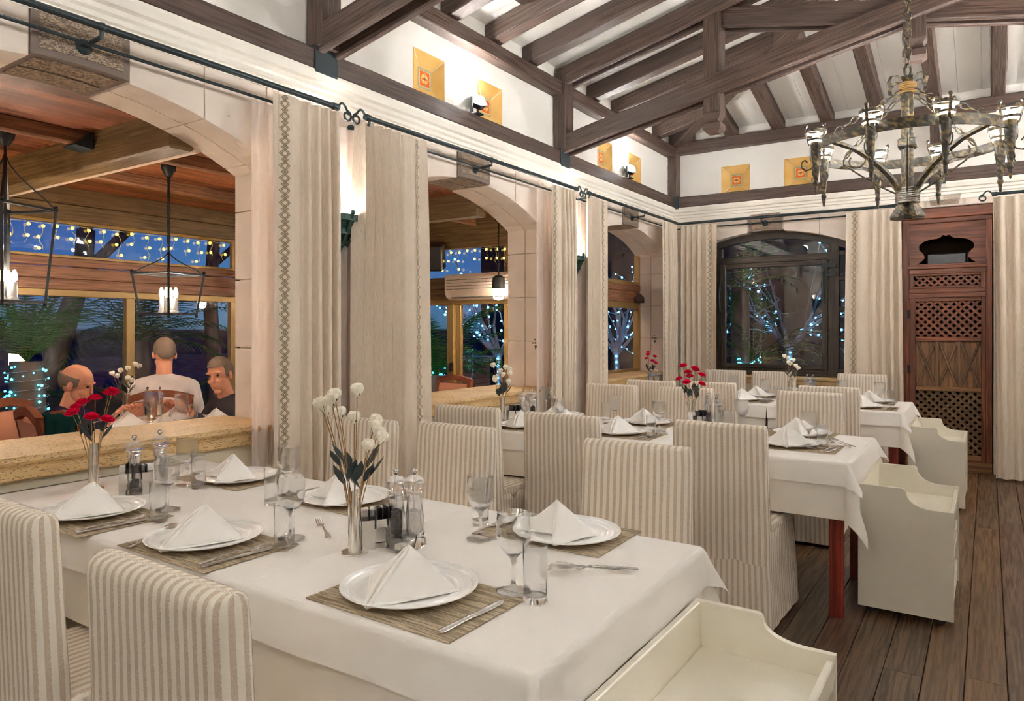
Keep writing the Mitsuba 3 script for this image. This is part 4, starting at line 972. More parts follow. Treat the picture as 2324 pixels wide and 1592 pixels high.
sconce(.1, 'dark green iron basket sconce on the near pier, left of the frame')
def flood(x, y, z, sx, label, group=None):
    t = thing('floodlight', label, 'floodlight', group)
    c = np.array([x, y, z + .085]); n = np.array([.62, -.30, .75]) if sx > 0 else np.array([-.22, .0, 1.0]); n /= np.linalg.norm(n)
    obj('stand', tube([(x, y, z), (x, y, z + .07)], .008, 8), 'black_iron', t); obj('base', bx(x - .03, x + .03, y - .03, y + .03, z - .004, z + .006), 'black_iron', t)
    M = trimesh.geometry.align_vectors((0, 0, 1), n); M[:3, 3] = c
    h = lathe([(0, -.03), (.05, -.028), (.062, 0), (.066, .012), (.06, .012), (.056, 0), (0, -.01)], 20); h.apply_transform(M); obj('housing', h, 'black_iron', t, smooth=40)
    d = lathe([(0, .0), (.055, 0.0), (.0545, .012), (.050, .026), (.040, .038), (.024, .047), (0, .051)], 20); d.apply_transform(M); obj('lens', d, 'paper_white', t, emitter=emit(np.array([1, .985, .96]), UPLIGHT * (1 if sx > 0 else 5.2), 2))
    obj('side_arm', bx(x - .012, x + .012, y - .078, y - .07, z + .0, z + .11), 'black_iron', t)
flood(XL + .075, 4.08, 2.876, 1, 'lit floodlight on the timber ledge between the first pair of painted panels')
flood(XL + .075, 6.66, 2.876, 1, 'lit floodlight on the timber ledge between the far pair of painted panels')
flood(XL + .075, 1.40, 2.876, 1, 'floodlight on the near timber ledge, above the frame')
for y in (1.4, 4.08, 5.4, 6.66, 7.5): flood(XR - .075, y, 2.876, -1, 'floodlight on the right wall, outside the frame', 'floodlights on the right wall')
for y in (1.4, 4.08, 5.4, 6.66, 7.5): obj('shelf', bx(XR - .13, XR, y - .1, y + .1, 2.85, 2.873), 'beam_wood', 'wall_right')

def torus_link(c, ax, L, w, r):
    a = np.linspace(0, 2 * PI, 13); u = np.array([0, 0, 1.0]); s = np.array([math.cos(ax), math.sin(ax), 0])
    return tube([np.array(c) + u * L / 2 * math.sin(x) + s * w / 2 * math.cos(x) for x in a], r, 6, caps=False)
CHX, CHY = -.405, 4.90
view = math.atan2(-CHY, -CHX)
def chandelier(cx, cy, label, top):
    t = thing('chandelier', label, 'chandelier'); W = lambda x, y, z: np.array([cx + x, cy + y, z])
    zr_, R = 2.462, .545
    an = np.linspace(0, 2 * PI, 73)
    P = np.array([[W(R * math.cos(a) * k, R * math.sin(a) * k, zr_ + z) for k, z in ((1, -.03), (1, .03), (.985, .03), (.985, -.03), (1, -.03))] for a in an])
    m = trimesh.Trimesh(*grid(P), process=False); obj('ring', m, 'forged_iron', t, smooth=False)
    z_hub = 2.88
    bar = cat([bx(cx - .034, cx + .034, cy - .012, cy + .012, 2.12, z_hub, .004), bx(cx - .012, cx + .012, cy - .034, cy + .034, 2.12, z_hub - .04, .004)])
    obj('column', bar, 'forged_iron', t)
    obj('collar', bx(cx - .05, cx + .05, cy - .05, cy + .05, zr_ - .02, zr_ + .035, .008), 'forged_iron', t)
    obj('wire_binding', cat([tube([W(.045 * math.cos(a), .045 * math.sin(a), 2.775 + .011 * k) for a in np.linspace(0, 2 * PI, 17)], .005, 5, False) for k in range(6)]), 'stem_brown', t)
    for k in range(4):
        a = view + PI / 4 + k * PI / 2; c, s = math.cos(a), math.sin(a)
        Q = [(.03, 2.80), (.05, 2.84), (.085, 2.868), (.12, 2.862), (.138, 2.83), (.13, 2.80), (.112, 2.795)]
        obj('leaf_scroll', strap([W(c * r, s * r, z) for r, z in Q], .026, .005, side=(-s, c, 0)), 'forged_iron', t)
        # curved arm from the ring down to the hoofed foot
        Q = [(R - .01, zr_ - .02), (R - .16, zr_ - .05), (R - .30, zr_ - .115), (R - .42, zr_ - .20), (R - .49, zr_ - .28), (.035, zr_ - .32), (.035, 2.10)]
        Q = np.array(Q); qs = np.linspace(0, 1, 20); Q = np.stack([np.interp(qs, np.linspace(0, 1, 7), Q[:, i]) for i in (0, 1)], 1)
        obj('arm', strap([W(c * r, s * r, z) for r, z in Q], .034, .016, side=(-s, c, 0)), 'forged_iron', t)
        obj('hoof', hull([W(c * r - s * b, s * r + c * b, z) for r, z, w in ((.018, 2.115, .018), (.05, 2.115, .018), (.02, 2.035, .03), (.098, 2.03, .034), (.02, 2.02, .03), (.10, 2.02, .034)) for b in (-w, w)]), 'forged_iron', t)
        for kk in range(9):
            q = (kk + .5) / 9; p = W(c * (.04 + (R - .06) * q), s * (.04 + (R - .06) * q), 2.78 - (2.78 - zr_ - .04) * q)
            m = torus_link((0, 0, 0), 0, .066, .030, .0045); m.apply_transform(trimesh.transformations.rotation_matrix(math.atan2(R - .06, 2.78 - zr_), (0, 1, 0))); m.apply_transform(trimesh.transformations.rotation_matrix(a + PI, (0, 0, 1)))
            if kk % 2: 
                m.apply_transform(trimesh.transformations.rotation_matrix(PI / 2, np.array([c * (R - .06), s * (R - .06), -(2.78 - zr_)])))
            m.apply_translation(p); obj('chain_link', m, 'forged_iron', t, smooth=50)
        a2 = a + PI / 4; c2, s2 = math.cos(a2), math.sin(a2)
        Q = [(.04 + .0 + r * .5, z) for r, z in [(0, 2.16), (.2, 2.22), (.42, 2.30), (.62, 2.38)]]
        Q += [(.35 - .07 + .07 * (1 - .5 * x) * math.cos(2 * PI * 1.1 * x) , 2.40 + .07 * (1 - .5 * x) * math.sin(2 * PI * 1.1 * x)) for x in np.linspace(0, 1, 22)]
        obj('wire_scroll', tube([W(c2 * r, s2 * r, z) for r, z in Q], .0055, 6), 'forged_iron', t, smooth=50)
    obj('foot_binding', cat([tube([W(.062 * math.cos(a), .062 * math.sin(a), 2.115 + .013 * k) for a in np.linspace(0, 2 * PI, 17)], .006, 5, False) for k in range(7)]), 'steel', t)
    for k in range(8):
        a = view + math.radians((19, 64, 116, 161)[k // 2]) * (1 if k % 2 else -1); c, s = math.cos(a), math.sin(a); rr = R - .004
        o = W(c * rr, s * rr, zr_)
        pr = [(0, -.30), (.006, -.29), (.012, -.25), (.010, -.245), (.016, -.235), (.016, -.22), (.012, -.215), (.021, -.13), (.029, -.05), (.034, .02), (.031, .02), (.026, -.02), (0, -.03)]
        lp = obj('torch_lamp', lathe(pr, 16).apply_translation(o), 'forged_iron', t, smooth=40)
        tw = [o + np.array([(.017 + .015 * (1 - q)) * math.cos(7 * q + a), (.017 + .015 * (1 - q)) * math.sin(7 * q + a), .01 - .2 * q]) for q in np.linspace(0, 1, 24)]
        obj('twist', tube(tw, .0045, 5), 'forged_iron', lp, smooth=50)
        cup = [strap([o + np.array([.062 * math.cos(x), .062 * math.sin(x), .085]) for x in np.linspace(0, 2 * PI, 21)], .018, .004, side=(0, 0, 1)), strap([o + np.array([.048 * math.cos(x), .048 * math.sin(x), .035]) for x in np.linspace(0, 2 * PI, 21)], .014, .004, side=(0, 0, 1))]
        for j in range(3):
            x = a + j * 2 * PI / 3; cup.append(strap([o + np.array([q * math.cos(x), q * math.sin(x), z]) for q, z in ((.04, .0), (.052, .04), (.064, .09), (.06, .115))], .014, .004, side=(-math.sin(x), math.cos(x), 0)))
            cup.append(ball(o + np.array([.06 * math.cos(x), .06 * math.sin(x), .118]), .012, 1))
        obj('cup_cage', cat(cup), 'forged_iron', lp)
        obj('bulb', ball(o + np.array([0, 0, .038]), .026, 2), 'paper_white', lp, smooth=True, emitter=emit(WARM, BULB))
        q = [(.0, -.10), (.03, -.14), (.06, -.15), (.085, -.13), (.085, -.10), (.065, -.085), (.05, -.10)]
        obj('hook_scroll', tube([o + np.array([c * r, s * r, z]) for r, z in q], .0045, 6), 'forged_iron', lp, smooth=50)
    n = int((top - z_hub - .02) / .056); 
    for k in range(n + 1): obj('chain_link', torus_link((cx, cy, z_hub + .03 + .056 * k), (k % 2) * PI / 2 + .6, .076, .04, .0065), 'forged_iron', t, smooth=50)
    return t
chandelier(CHX, CHY, 'wrought iron ring chandelier with torch lamps hanging near the timber screen', 4.02)
chandelier(CHX, -.9, 'second wrought iron chandelier behind the photographer', 4.02)

t = thing('wall_plaque', 'small dark diamond plaque on the pier above the first wall sconce', 'plaque')
obj('plate', hull([(XL + d_, 2.80 + a_ * s_, 2.43 + b_ * s_) for d_, s_ in ((.0, .062), (.012, .062), (.02, .05)) for a_, b_ in ((1, 0), (-1, 0), (0, 1), (0, -1))]), 'iron_strap', t)
obj('boss', ball((XL + .02, 2.80, 2.43), .02, 2, (1, 1, 1)), 'black_iron', t, smooth=True)

# ------------------------------------------------------------------ striped slip covered chairs
def rrect(hw, y0, y1, r, n=6):
    """rounded rectangle outline in x, y (counter clockwise)"""
    r = min(r, hw * .95, (y1 - y0) * .49)
    P = []
    for cx, cy, a0 in ((hw - r, y0 + r, -PI / 2), (hw - r, y1 - r, 0), (-hw + r, y1 - r, PI / 2), (-hw + r, y0 + r, PI)):
        P += [(cx + r * math.cos(a), cy + r * math.sin(a)) for a in np.linspace(a0, a0 + PI / 2, n)]
    Q = []
    P.append(P[0])
    for a, b in zip(P[:-1], P[1:]):
        d = math.hypot(b[0] - a[0], b[1] - a[1]); k = max(1, int(d / .03))
        Q += [(a[0] + (b[0] - a[0]) * i / k, a[1] + (b[1] - a[1]) * i / k) for i in range(k)]
    return np.array(Q)
def loft(secs, seed, wr=.004, cap_top=True, fq=(9, 7), around=False):
    """secs: list of (z or function, hw, y0, y1, r); uv holds the local x and y for the stripes"""
    n0 = len(rrect(.2, 0, .3, .03)); V = []
    for sec in secs:
        if sec[0] == 'squash':  # the same outline drawn together towards the middle of its thickness
            b_ = V[-1 if len(sec) < 5 else sec[4]]; yc = (b_[:, 1].max() + b_[:, 1].min()) / 2
            V.append(np.stack([b_[:, 0] * sec[2], yc + (b_[:, 1] - yc) * sec[3], np.full(64, sec[1])], 1)); continue
        z, hw, y0, y1, r, tilt = sec
        P = rrect(hw, y0, y1, r)
        # resample to a fixed count
        per = np.concatenate([[0], np.cumsum(np.linalg.norm(np.diff(np.vstack([P, P[:1]]), axis=0), axis=1))])
        q = np.linspace(0, per[-1], 65)[:-1]; Pc = np.vstack([P, P[:1]])
        X = np.interp(q, per, Pc[:, 0]); Y = np.interp(q, per, Pc[:, 1])
        V.append(np.stack([X, Y, z + tilt * (np.abs(X) / max(hw, 1e-6)) ** 6], 1))
    V = np.array(V); c = V.mean(1, keepdims=True)
    d = V - c; d[..., 2] = 0; d /= np.linalg.norm(d, axis=2, keepdims=True) + 1e-9
    ns = meshkit.fbm(V * np.array([fq[0], fq[0], fq[1]]) + seed * 3.1, 3, seed) - .5
    V2 = V + d * (ns * wr * 2)[..., None]
    m = _skin(V2, cap_top)
    vv = np.vstack([V.reshape(-1, 3), V[0].mean(0), V[-1].mean(0)]) if cap_top else V.reshape(-1, 3)
    uv = vv[:, :2].copy()
    if around:  # the stripes follow the outline: arc length, an entire number of stripes once round
        P = rrect(*secs[0][1:5]); per = np.linalg.norm(np.diff(np.vstack([P, P[:1]]), axis=0), axis=1).sum()
        P0 = round(per / STRIPE) * STRIPE; q = np.linspace(0, P0, 65)
        # one more column closes the seam
        W = np.concatenate([np.array(m.vertices)[:len(V) * 64].reshape(len(V), 64, 3), np.array(m.vertices)[:len(V) * 64].reshape(len(V), 64, 3)[:, :1]], 1)
        g, f = grid(W); U = np.broadcast_to(q, (len(V), 65)).reshape(-1); top = np.array([W[-1, :-1].mean(0)]); b0 = (len(V) - 1) * 65
        cap = np.array([(b0 + j, b0 + j + 1, len(g)) for j in range(64)])
        vv2 = np.vstack([g, top]); uu = np.concatenate([U, [0]]); fo = np.vstack([f, cap])
        t_ = trimesh.Trimesh(vv2, fo, process=False); fn_ = t_.face_normals[0]; cc = vv2[fo[0]].mean(0) - vv2.mean(0)
        if fn_ @ cc < 0: fo = fo[:, ::-1]
        return vv2, fo, np.stack([uu, uu], 1)
    return np.array(m.vertices), np.array(m.faces), uv
def chair_proto(seed):
    rk = .035
    yb = lambda z: rk * (1 - z / .93) * (1 if z > .4 else 1.0)
    B = []
    for z in (.30, .40, .47, .55, .63, .71, .78, .84, .885): B.append((z, .222 - .010 * (z - .3), yb(z), yb(z) + .085 - .02 * (z - .3), .022, 0))
    B += [('squash', .905, .992, .93), ('squash', .915, .99, .80), ('squash', .920, .992, .6), ('squash', .9215, .995, .3)]
    S = [(.40, .218, .07, .505, .03, 0), (.44, .222, .07, .512, .03, 0), (.468, .22, .07, .51, .028, 0), (.480, .208, .08, .498, .026, 0), (.483, .15, .12, .44, .02, 0)]
    K = []
    for z in np.linspace(.02, .44, 12):
        fl = .028 * (1 - z / .44) ** 1.5; K.append((z, .222 + fl * .7, .028 - fl * .9, .508 + fl * .7, .02, 0))
    return {'backrest': shape(loft(B, seed, .004, True, around=True), 'stripe_fabric', True), 'seat': shape(loft(S, seed + 1, .003, True), 'stripe_fabric', True),
            'skirt': shape(loft(K, seed + 2, .012, True, (14, 4), True), 'stripe_fabric', True)}
CP = [chair_proto(s) for s in (1, 12, 23)]
CH = [  # x, y of the back's top edge, side (+1: faces the back wall), label
    (-2.02, .735, 1, 'striped slipcover chair cut off at the left edge, near side of the front row'), (-1.225, .675, 1, 'striped slipcover chair at the bottom left, its back towards the camera'),
    (-2.53, 2.52, -1, 'striped slipcover chair by the curtain behind the white flowers, front row'), (-2.0, 2.58, -1, 'striped slipcover chair behind the pepper mills, far side of the front row'), (-1.11, 2.55, -1, 'striped slipcover chair at the aisle end, far side of the front row'),
    (-2.43, 3.15, 1, 'striped slipcover chair nearest the sill, near side of the middle row'), (-1.80, 3.11, 1, 'striped slipcover chair in the middle, near side of the middle row'), (-1.03, 3.22, 1, 'striped slipcover chair at the aisle end, near side of the middle row'),
    (-2.45, 5.12, -1, 'striped slipcover chair nearest the sill, far side of the middle row'), (-1.87, 5.15, -1, 'striped slipcover chair behind the red roses, far side of the middle row'), (-1.02, 5.25, -1, 'striped slipcover chair at the aisle end, far side of the middle row'),
    (-2.37, 5.62, 1, 'striped slipcover chair nearest the sill, near side of the back row'), (-1.89, 5.70, 1, 'striped slipcover chair in the middle, near side of the back row'), (-1.0, 5.74, 1, 'striped slipcover chair at the aisle end, near side of the back row'),
    (-2.31, 7.57, -1, 'striped slipcover chair below the left end of the dark window, back row'), (-1.82, 7.57, -1, 'striped slipcover chair in front of the dark window, far side of the back row'), (-1.01, 7.60, -1, 'striped slipcover chair by the curtain at the aisle end, far side of the back row')]
rc = np.random.default_rng(2)
for i, (x, y, s, lab) in enumerate(CH):
    place('dining_chair', CP[i % 3], at(x, y, 0, (0 if s > 0 else PI) + rc.uniform(-.03, .03)), lab, 'chair')

# ------------------------------------------------------------------ tables and cloths
def cloth(x0, x1, y0, y1, z, D, seed, R=.016, flare=.10, amp=.012, bulge=.40, m='table_cloth', fr=None):
    """D: drops (left, right, near, far)"""
    q = np.random.default_rng(seed); l, r, n, f = D
    def axis(a, b, d0, d1):
        k = max(8, int((b - a) / .045)); mid = np.linspace(a, b, k)
        e0 = -np.concatenate([np.linspace(R * .25, R * 1.7, 5), np.linspace(R * 1.7, d0, 9)[1:]])[::-1] + a if d0 > R * 2 else np.array([a - d0])
        e1 = np.concatenate([np.linspace(R * .25, R * 1.7, 5), np.linspace(R * 1.7, d1, 9)[1:]]) + b if d1 > R * 2 else np.array([b + d1])
        return np.concatenate([e0, mid, e1])
    SX, SY_ = np.meshgrid(axis(x0, x1, l, r), axis(y0, y1, n, f), indexing='ij')
    bx_, by_ = np.clip(SX, x0, x1), np.clip(SY_, y0, y1)
    ex, ey = np.abs(SX - bx_), np.abs(SY_ - by_); gx, gy = np.sign(SX - bx_), np.sign(SY_ - by_)
    rr = np.hypot(ex, ey); phi = np.arctan2(ey, np.maximum(ex, 1e-12))
    fl_ = np.where(gx > 0, flare if fr is None else fr, flare)
    def roll(d):
        a = np.minimum(d / R, PI / 2); over = np.maximum(d - R * PI / 2, 0)
        return R * np.sin(a) + fl_ * over, R * (1 - np.cos(a)) + over * np.sqrt(1 - fl_ * fl_)
    h, v = roll(rr)
    bul = np.where((ex > 0) & (ey > 0), np.sin(2 * phi) * bulge, 0) * np.maximum(rr - R, 0)
    Dm = max(D)
    tt = np.where(ex > 0, SY_, SX)
    wav = amp * (.5 + .5 * np.sin(tt * 11 + seed) * np.sin(tt * 4.3 + 2 * seed)) * np.clip(np.maximum(rr - R * 2, 0) / Dm, 0, 1)
    h = h + bul + wav; v = np.sqrt(np.maximum(v * v - bul * bul, (v * .6) ** 2)) 
    X = bx_ + gx * h * np.cos(phi) * (rr > 0); Y = by_ + gy * h * np.sin(phi) * (rr > 0)
    top = meshkit.fbm(np.stack([SX * 4, SY_ * 4, SX * 0 + seed], -1), 3, seed) * .0012
    Zz = z - v + np.where(rr < 1e-9, top - .0012, 0)
    P = np.stack([X, Y, Zz], -1)
    vv, ff = grid(P)
    return trimesh.Trimesh(vv, ff, process=False)
ROWS = [('front', 1.06, 1.925, -.668), ('middle', 3.51, 4.40, -.535), ('back', 5.87, 6.72, -.53)]
TZt = .75
for ri, (rn, y0, y1, xa) in enumerate(ROWS):
    for wi, (x0, x1, wn) in enumerate(((-3.0, -1.475, 'wall side'), (-1.455, xa, 'aisle side'))):
        t = thing('dining_table', f'wooden dining table under white cloths, {wn} of the {rn} row', 'table')
        obj('tabletop', bx(x0 + .015, x1 - .015, y0 + .015, y1 - .015, .712, .742, .004), 'mahogany', t)
        obj('apron', cat([bx(x0 + .06, x1 - .06, y0 + .06, y0 + .08, .63, .712), bx(x0 + .06, x1 - .06, y1 - .08, y1 - .06, .63, .712), bx(x0 + .06, x0 + .08, y0 + .08, y1 - .08, .63, .712), bx(x1 - .08, x1 - .06, y0 + .08, y1 - .08, .63, .712)]), 'mahogany', t)
        for lx_, ly_ in ((x0 + .06, y0 + .14), (x1 - .06, y0 + .14), (x0 + .06, y1 - .14), (x1 - .06, y1 - .14)):
            obj('leg', uvbox(lx_ - .03, lx_ + .03, ly_ - .03, ly_ + .03, 0, .712, 'z', .006), 'mahogany', t)
        dl, dr_ = (.03, .012) if wi == 0 else (.012, .26)
        a = obj('under_cloth', cloth(x0, x1, y0, y1, TZt - .003, (dl, dr_, .26, .26), 7 * ri + wi, .012, .06, .010, .30, fr=.02 if ri == 0 else None), 'under_cloth', smooth=50)
        tag(a, f'longer white under cloth on the {wn} table of the {rn} row', 'tablecloth')
        dl, dr_ = (.03, .012) if wi == 0 else (.012, .115)
        a = obj('tablecloth', cloth(x0 - .002, x1 + .002, y0 - .002, y1 + .002, TZt, (dl, dr_, .115, .115), 7 * ri + wi + 40, .018, .14, .012, .42, fr=.05 if ri == 0 else None), 'table_cloth', smooth=50)
        tag(a, f'short white top cloth on the {wn} table of the {rn} row', 'tablecloth')

# ------------------------------------------------------------------ place settings
def rev(prof, m, n=36, sm=35, **kw): return shape(lathe(prof, n), m, sm, **kw)
rip = [(r, .0065 + .011 * ((r - .09) / .065) ** 1.3 + .0009 * math.sin((r - .09) * 2 * PI / .0145)) for r in np.linspace(.092, .152, 34)]
PLATE = {'': rev([(0, .0), (.075, .0), (.08, .003), (.085, .003), (.12, .008), (.156, .0185), (.157, .0205), (.155, .0215)] + rip[::-1] + [(.085, .0055), (0, .0055)], 'porcelain', 48, 40)}
MATV = beam((-.205, 0, .0012), (.205, 0, .0012), .29, .0022, ch=.0004, jit=0, seg=2)
MATP = {'': shape(MATV, 'placemat_weave')}
def sheet(prof, n=40):
    """an open surface of revolution: a glass wall without thickness"""
    pr = np.asarray(prof, float); an = np.linspace(0, 2 * PI, n + 1)
    P = np.stack([pr[:, None, 0] * np.cos(an), pr[:, None, 0] * np.sin(an), np.broadcast_to(pr[:, None, 1], (len(pr), n + 1))], -1)
    v, f = grid(P); m = trimesh.Trimesh(v, f, process=False); m.merge_vertices(); return m
def rim(r, z, t=.0013, n=40):
    return tube([(r * math.cos(q), r * math.sin(q), z) for q in np.linspace(0, 2 * PI, n + 1)], t, 6, False)
WINE = {'bowl': rev([(0, .0795), (.0105, .0795), (.012, .081), (.026, .0925), (.0345, .106), (.0388, .121), (.0403, .136), (.0397, .155), (.037, .178), (.0363, .1797), (.0354, .178), (.0381, .155), (.0387, .136), (.0372, .122), (.033, .1075), (.0248, .0945), (.012, .084), (0, .0828)], 'glass', 40, 50),
        'stem': rev([(0, .0), (.0385, 0), (.039, .002), (.03, .0055), (.012, .010), (.0055, .016), (.0045, .03), (.0042, .058), (.0055, .07), (.0102, .0788), (0, .0792)], 'glass', 36, 50)}
TUMB = {'': rev([(0, 0), (.0245, 0), (.0258, .002), (.0278, .124), (.0274, .1255), (.0264, .124), (.0248, .016), (.022, .0135), (0, .0128)], 'glass', 36, 50)}
def cutlery(outline, thick, zprof, m='steel'):
    """outline: (y, half width); zprof: height along y"""
    V = []
    for (y, w), z in zip(outline, zprof):
        tk = thick
        V.append([(-w, y, z), (-w * .75, y, z + tk * .5), (0, y, z + tk * .7), (w * .75, y, z + tk * .5), (w, y, z), (0, y, z - tk * .1)])
    return _skin(np.array(V))
kn = [(0, .006), (.01, .0085), (.03, .0082), (.07, .0062), (.095, .0062), (.1, .0072), (.105, .008), (.13, .0092), (.17, .0094), (.195, .007), (.208, .0015)]
KNIFE = {'': shape(cutlery(kn, .006, [.0045] * 5 + [.004] * 6), 'steel', 40)}
fk = [(0, .0055), (.008, .0085), (.03, .0075), (.07, .0038), (.115, .003), (.13, .0042), (.142, .0105), (.155, .0115)]
def fork_mesh():
    a = cutlery(fk, .0035, [.0035, .0045, .006, .0085, .010, .0065, .004, .005])
    tn = [cutlery([(.154, .0018), (.175, .0015), (.196, .0008)], .0025, [.005, .008, .0115]) for _ in range(4)]
    for i, m in enumerate(tn): m.apply_translation((-.0093 + i * .0062, 0, 0))
    return cat([a] + tn)
FORK = {'': shape(fork_mesh(), 'steel', 40)}
sp = [(0, .0055), (.008, .0085), (.03, .0075), (.07, .0038), (.115, .003), (.13, .0045), (.142, .013), (.158, .0195), (.175, .0205), (.19, .016), (.20, .006)]
def spoon_mesh():
    V = []
    zp = [.0035, .0045, .006, .0085, .012, .013, .0155, .0185, .019, .0155, .0085]
    for (y, w), z in zip(sp, zp):
        b = .006 if y > .135 else .0012
        V.append([(-w, y, z - b), (-w * .6, y, z + .0002), (0, y, z + .0022), (w * .6, y, z + .0002), (w, y, z - b), (w * .55, y, z - .0022), (0, y, z - .001), (-w * .55, y, z - .0022)])
    return _skin(np.array(V))
SPOON = {'': shape(spoon_mesh(), 'steel', 50)}
# folded napkin: a tent of doubled cloth with a rolled front crease
def napkin(open_front):
    sh = []
    if open_front: A, L, Rr, Fm = (np.array(q_) for q_ in ((-.035, .006, .086), (-.122, -.055, .001), (.088, .022, .0), (.038, -.132, .0)))
    else: A, L, Rr, Fm = (np.array(q_) for q_ in ((-.012, .014, .086), (-.118, -.015, .0), (.108, .052, .0), (.022, -.146, .0)))
    def panel_(P, Q, Rv, bow, th=.0016, n=16):
        # triangle P (apex) - Q - Rv bowed outwards, doubled cloth
        out = []
        for k in (0, 1):
            V = []
            nrm = np.cross(Q - P, Rv - P); nrm /= np.linalg.norm(nrm)
            for i in range(n + 1):
                u = i / n; row = []
                for j in range(n + 1):
                    w = j / n; p = P * (1 - u) + (Q * (1 - w) + Rv * w) * u
                    b = bow * math.sin(PI * w) * math.sin(PI * min(1, u * .9 + .05)) + .003 * math.sin(7 * w + 3 * u)
                    row.append(p + nrm * (b + (k - .5) * th * 2))
                V.append(row)
            out.append(np.array(V))
        a, b = out
        va, fa = grid(a); vb_, fb = grid(b)
        rim = []
        m = n + 1; edge = [i * m for i in range(m)] + [n * m + j for j in range(1, m)] + [i * m + n for i in range(n - 1, -1, -1)]
        N = len(va)
        for e0, e1 in zip(edge[:-1], edge[1:]): rim += [(e0, e1, N + e1), (e0, N + e1, N + e0)]
        return trimesh.Trimesh(np.vstack([va, vb_]), np.vstack([fa[:, ::-1], fb + N, rim]), process=False)
    if not open_front:
        sh.append(panel_(A, L, Fm, .008)); sh.append(panel_(A, Fm, Rr, .014))
        sh.append(panel_(A + [0, .004, -.003], Rr * .97 + [0, .003, 0], L * .97 + [0, .003, 0], -.008))
        # the two hems that run side by side down the front crease, and the doubled base
        for dx in (-.0095, .002):
            Q = [A * (1 - u) + (Fm + [dx * 1.2, .003, 0]) * u + np.array([dx * math.sin(PI * min(1, u + .1)), -.003 * math.sin(PI * u), .004 + .004 * math.sin(PI * u)]) for u in np.linspace(.02, 1, 18)]
            sh.append(tube(Q, np.linspace(.0032, .0046, 18), 8))
        sh.append(tube([Fm * (1 - u) + Rr * u + np.array([.003 * math.sin(PI * u), 0, .004]) for u in np.linspace(0, 1, 14)], np.linspace(.0045, .003, 14), 8))
        sh.append(tube([L * (1 - u) + Fm * u + np.array([0, 0, .0035]) for u in np.linspace(.03, 1, 10)], .0032, 6))
    else:
        In = np.array([.022, -.045, .004])
        sh.append(panel_(A, L, In, .010)); sh.append(panel_(A, Fm, Rr, .012)); sh.append(panel_(A + [0, .004, -.003], Rr, L, -.008))
        sh.append(panel_(A + [.002, -.002, 0], In, Fm + [.0, .002, 0], .002))
        sh.append(tube([Fm + (Rr - Fm) * u * .18 + np.array([0, 0, .005]) for u in (0, .33, .66, 1)], [.005, .0058, .0055, .004], 8))
        sh.append(tube([L * (1 - u) + In * u + np.array([0, -.001, .003]) for u in np.linspace(0, 1, 10)], .003, 6))
        sh.append(tube([A * (1 - u) + Fm * u + np.array([-.001, -.002, .001 + .003 * math.sin(PI * u)]) for u in np.linspace(.01, .98, 12)], .0026, 6))
    return cat(sh)
NAPA = {'': shape(napkin(False), 'napkin_cloth', 45)}
NAPB = {'': shape(napkin(True), 'napkin_cloth', 45)}
rp = np.random.default_rng(17)
S_ = {'N': 'near', 'F': 'far'}
def setting(row, side, pos, px, py, full=True, wine=True, extra=None, wo=(.19, .145), to=(.262, .09), nap=None, yaw=0.0):
    s = 1 if side == 'N' else -1; a0 = 0 if s > 0 else PI
    where = f'{pos} of the {S_[side]} side, {row} row'
    Pq = lambda dx, dy: (px + s * dx, py + s * dy)
    z = TZt + .0005
    if full:
        x, y = Pq(.04, -.015); place('placemat', MATP, at(x, y, z, a0 + rp.uniform(-.02, .02)), f'woven taupe placemat at the {where}', 'placemat')
        place('dinner_plate', PLATE, at(px, py, z + .0026, rp.uniform(0, 6)), f'white ringed dinner plate at the {where}', 'plate')
        kind = nap or ('A' if s > 0 else 'B')
        place('folded_napkin', NAPA if kind == 'A' else NAPB, at(px, py, z + .0115, rp.uniform(-.1, .1)), f'white peaked napkin on the plate at the {where}', 'napkin')
        x, y = Pq(.205, -.145); place('table_knife', KNIFE, at(x, y, z + .0024, a0 + rp.uniform(-.16, -.06)), f'steel table knife at the {where}', 'knife')
        if row != 'front' or pos != 'aisle end' or side != 'N':
            x, y = Pq(.18, -.135); place('fork', FORK, at(x, y, z + .0026, a0 - rp.uniform(.10, .22)), f'steel fork beside the knife at the {where}', 'fork')
    if wine:
        x, y = Pq(*wo); place('wine_glass', WINE, at(x, y, z + .0024), f'stemmed wine glass at the {where}', 'glass')
        x, y = Pq(*to); place('tumbler', TUMB, at(x, y, z), f'straight water tumbler at the {where}', 'glass')
setting('front', 'N', 'sill end', -2.416, 1.17, wo=(.16, .16), to=(.265, .07))
setting('front', 'N', 'middle', -1.841, 1.196, wo=(.185, .149), to=(.246, .077))
setting('front', 'N', 'aisle end', -1.098, 1.225, wo=(.197, .131), to=(.266, .114), yaw=-.1)
setting('front', 'F', 'sill end', -2.485, 1.758, wo=(.071, .172), to=(.0, .17), yaw=.1)
setting('front', 'F', 'middle', -1.866, 1.751, wo=(.209, .076), to=(.177, .171), yaw=.1)
setting('front', 'F', 'aisle end', -1.017, 1.807, wo=(.189, .162), to=(.285, .032), yaw=.15)
setting('middle', 'N', 'sill end', -2.379, 3.676, wo=(.2, .1), to=(.25, .05))
setting('middle', 'N', 'middle', -1.765, 3.753, wo=(.17, .18), to=(.219, -.054))
setting('middle', 'N', 'aisle end', -.856, 3.855, wo=(.093, .02), to=(.166, -.019), yaw=-.1)
setting('middle', 'F', 'sill end', -2.42, 4.24, wo=(.257, -.22), to=(.33, -.1), yaw=.1)
setting('middle', 'F', 'middle', -1.796, 4.24, wo=(.177, .11), to=(.26, .06), yaw=.1)
setting('middle', 'F', 'aisle end', -.876, 4.27, wo=(.338, .0), to=(.40, .08), yaw=.1)
setting('back', 'N', 'middle', -1.725, 6.09, wo=(.17, .09), to=(.26, .10))
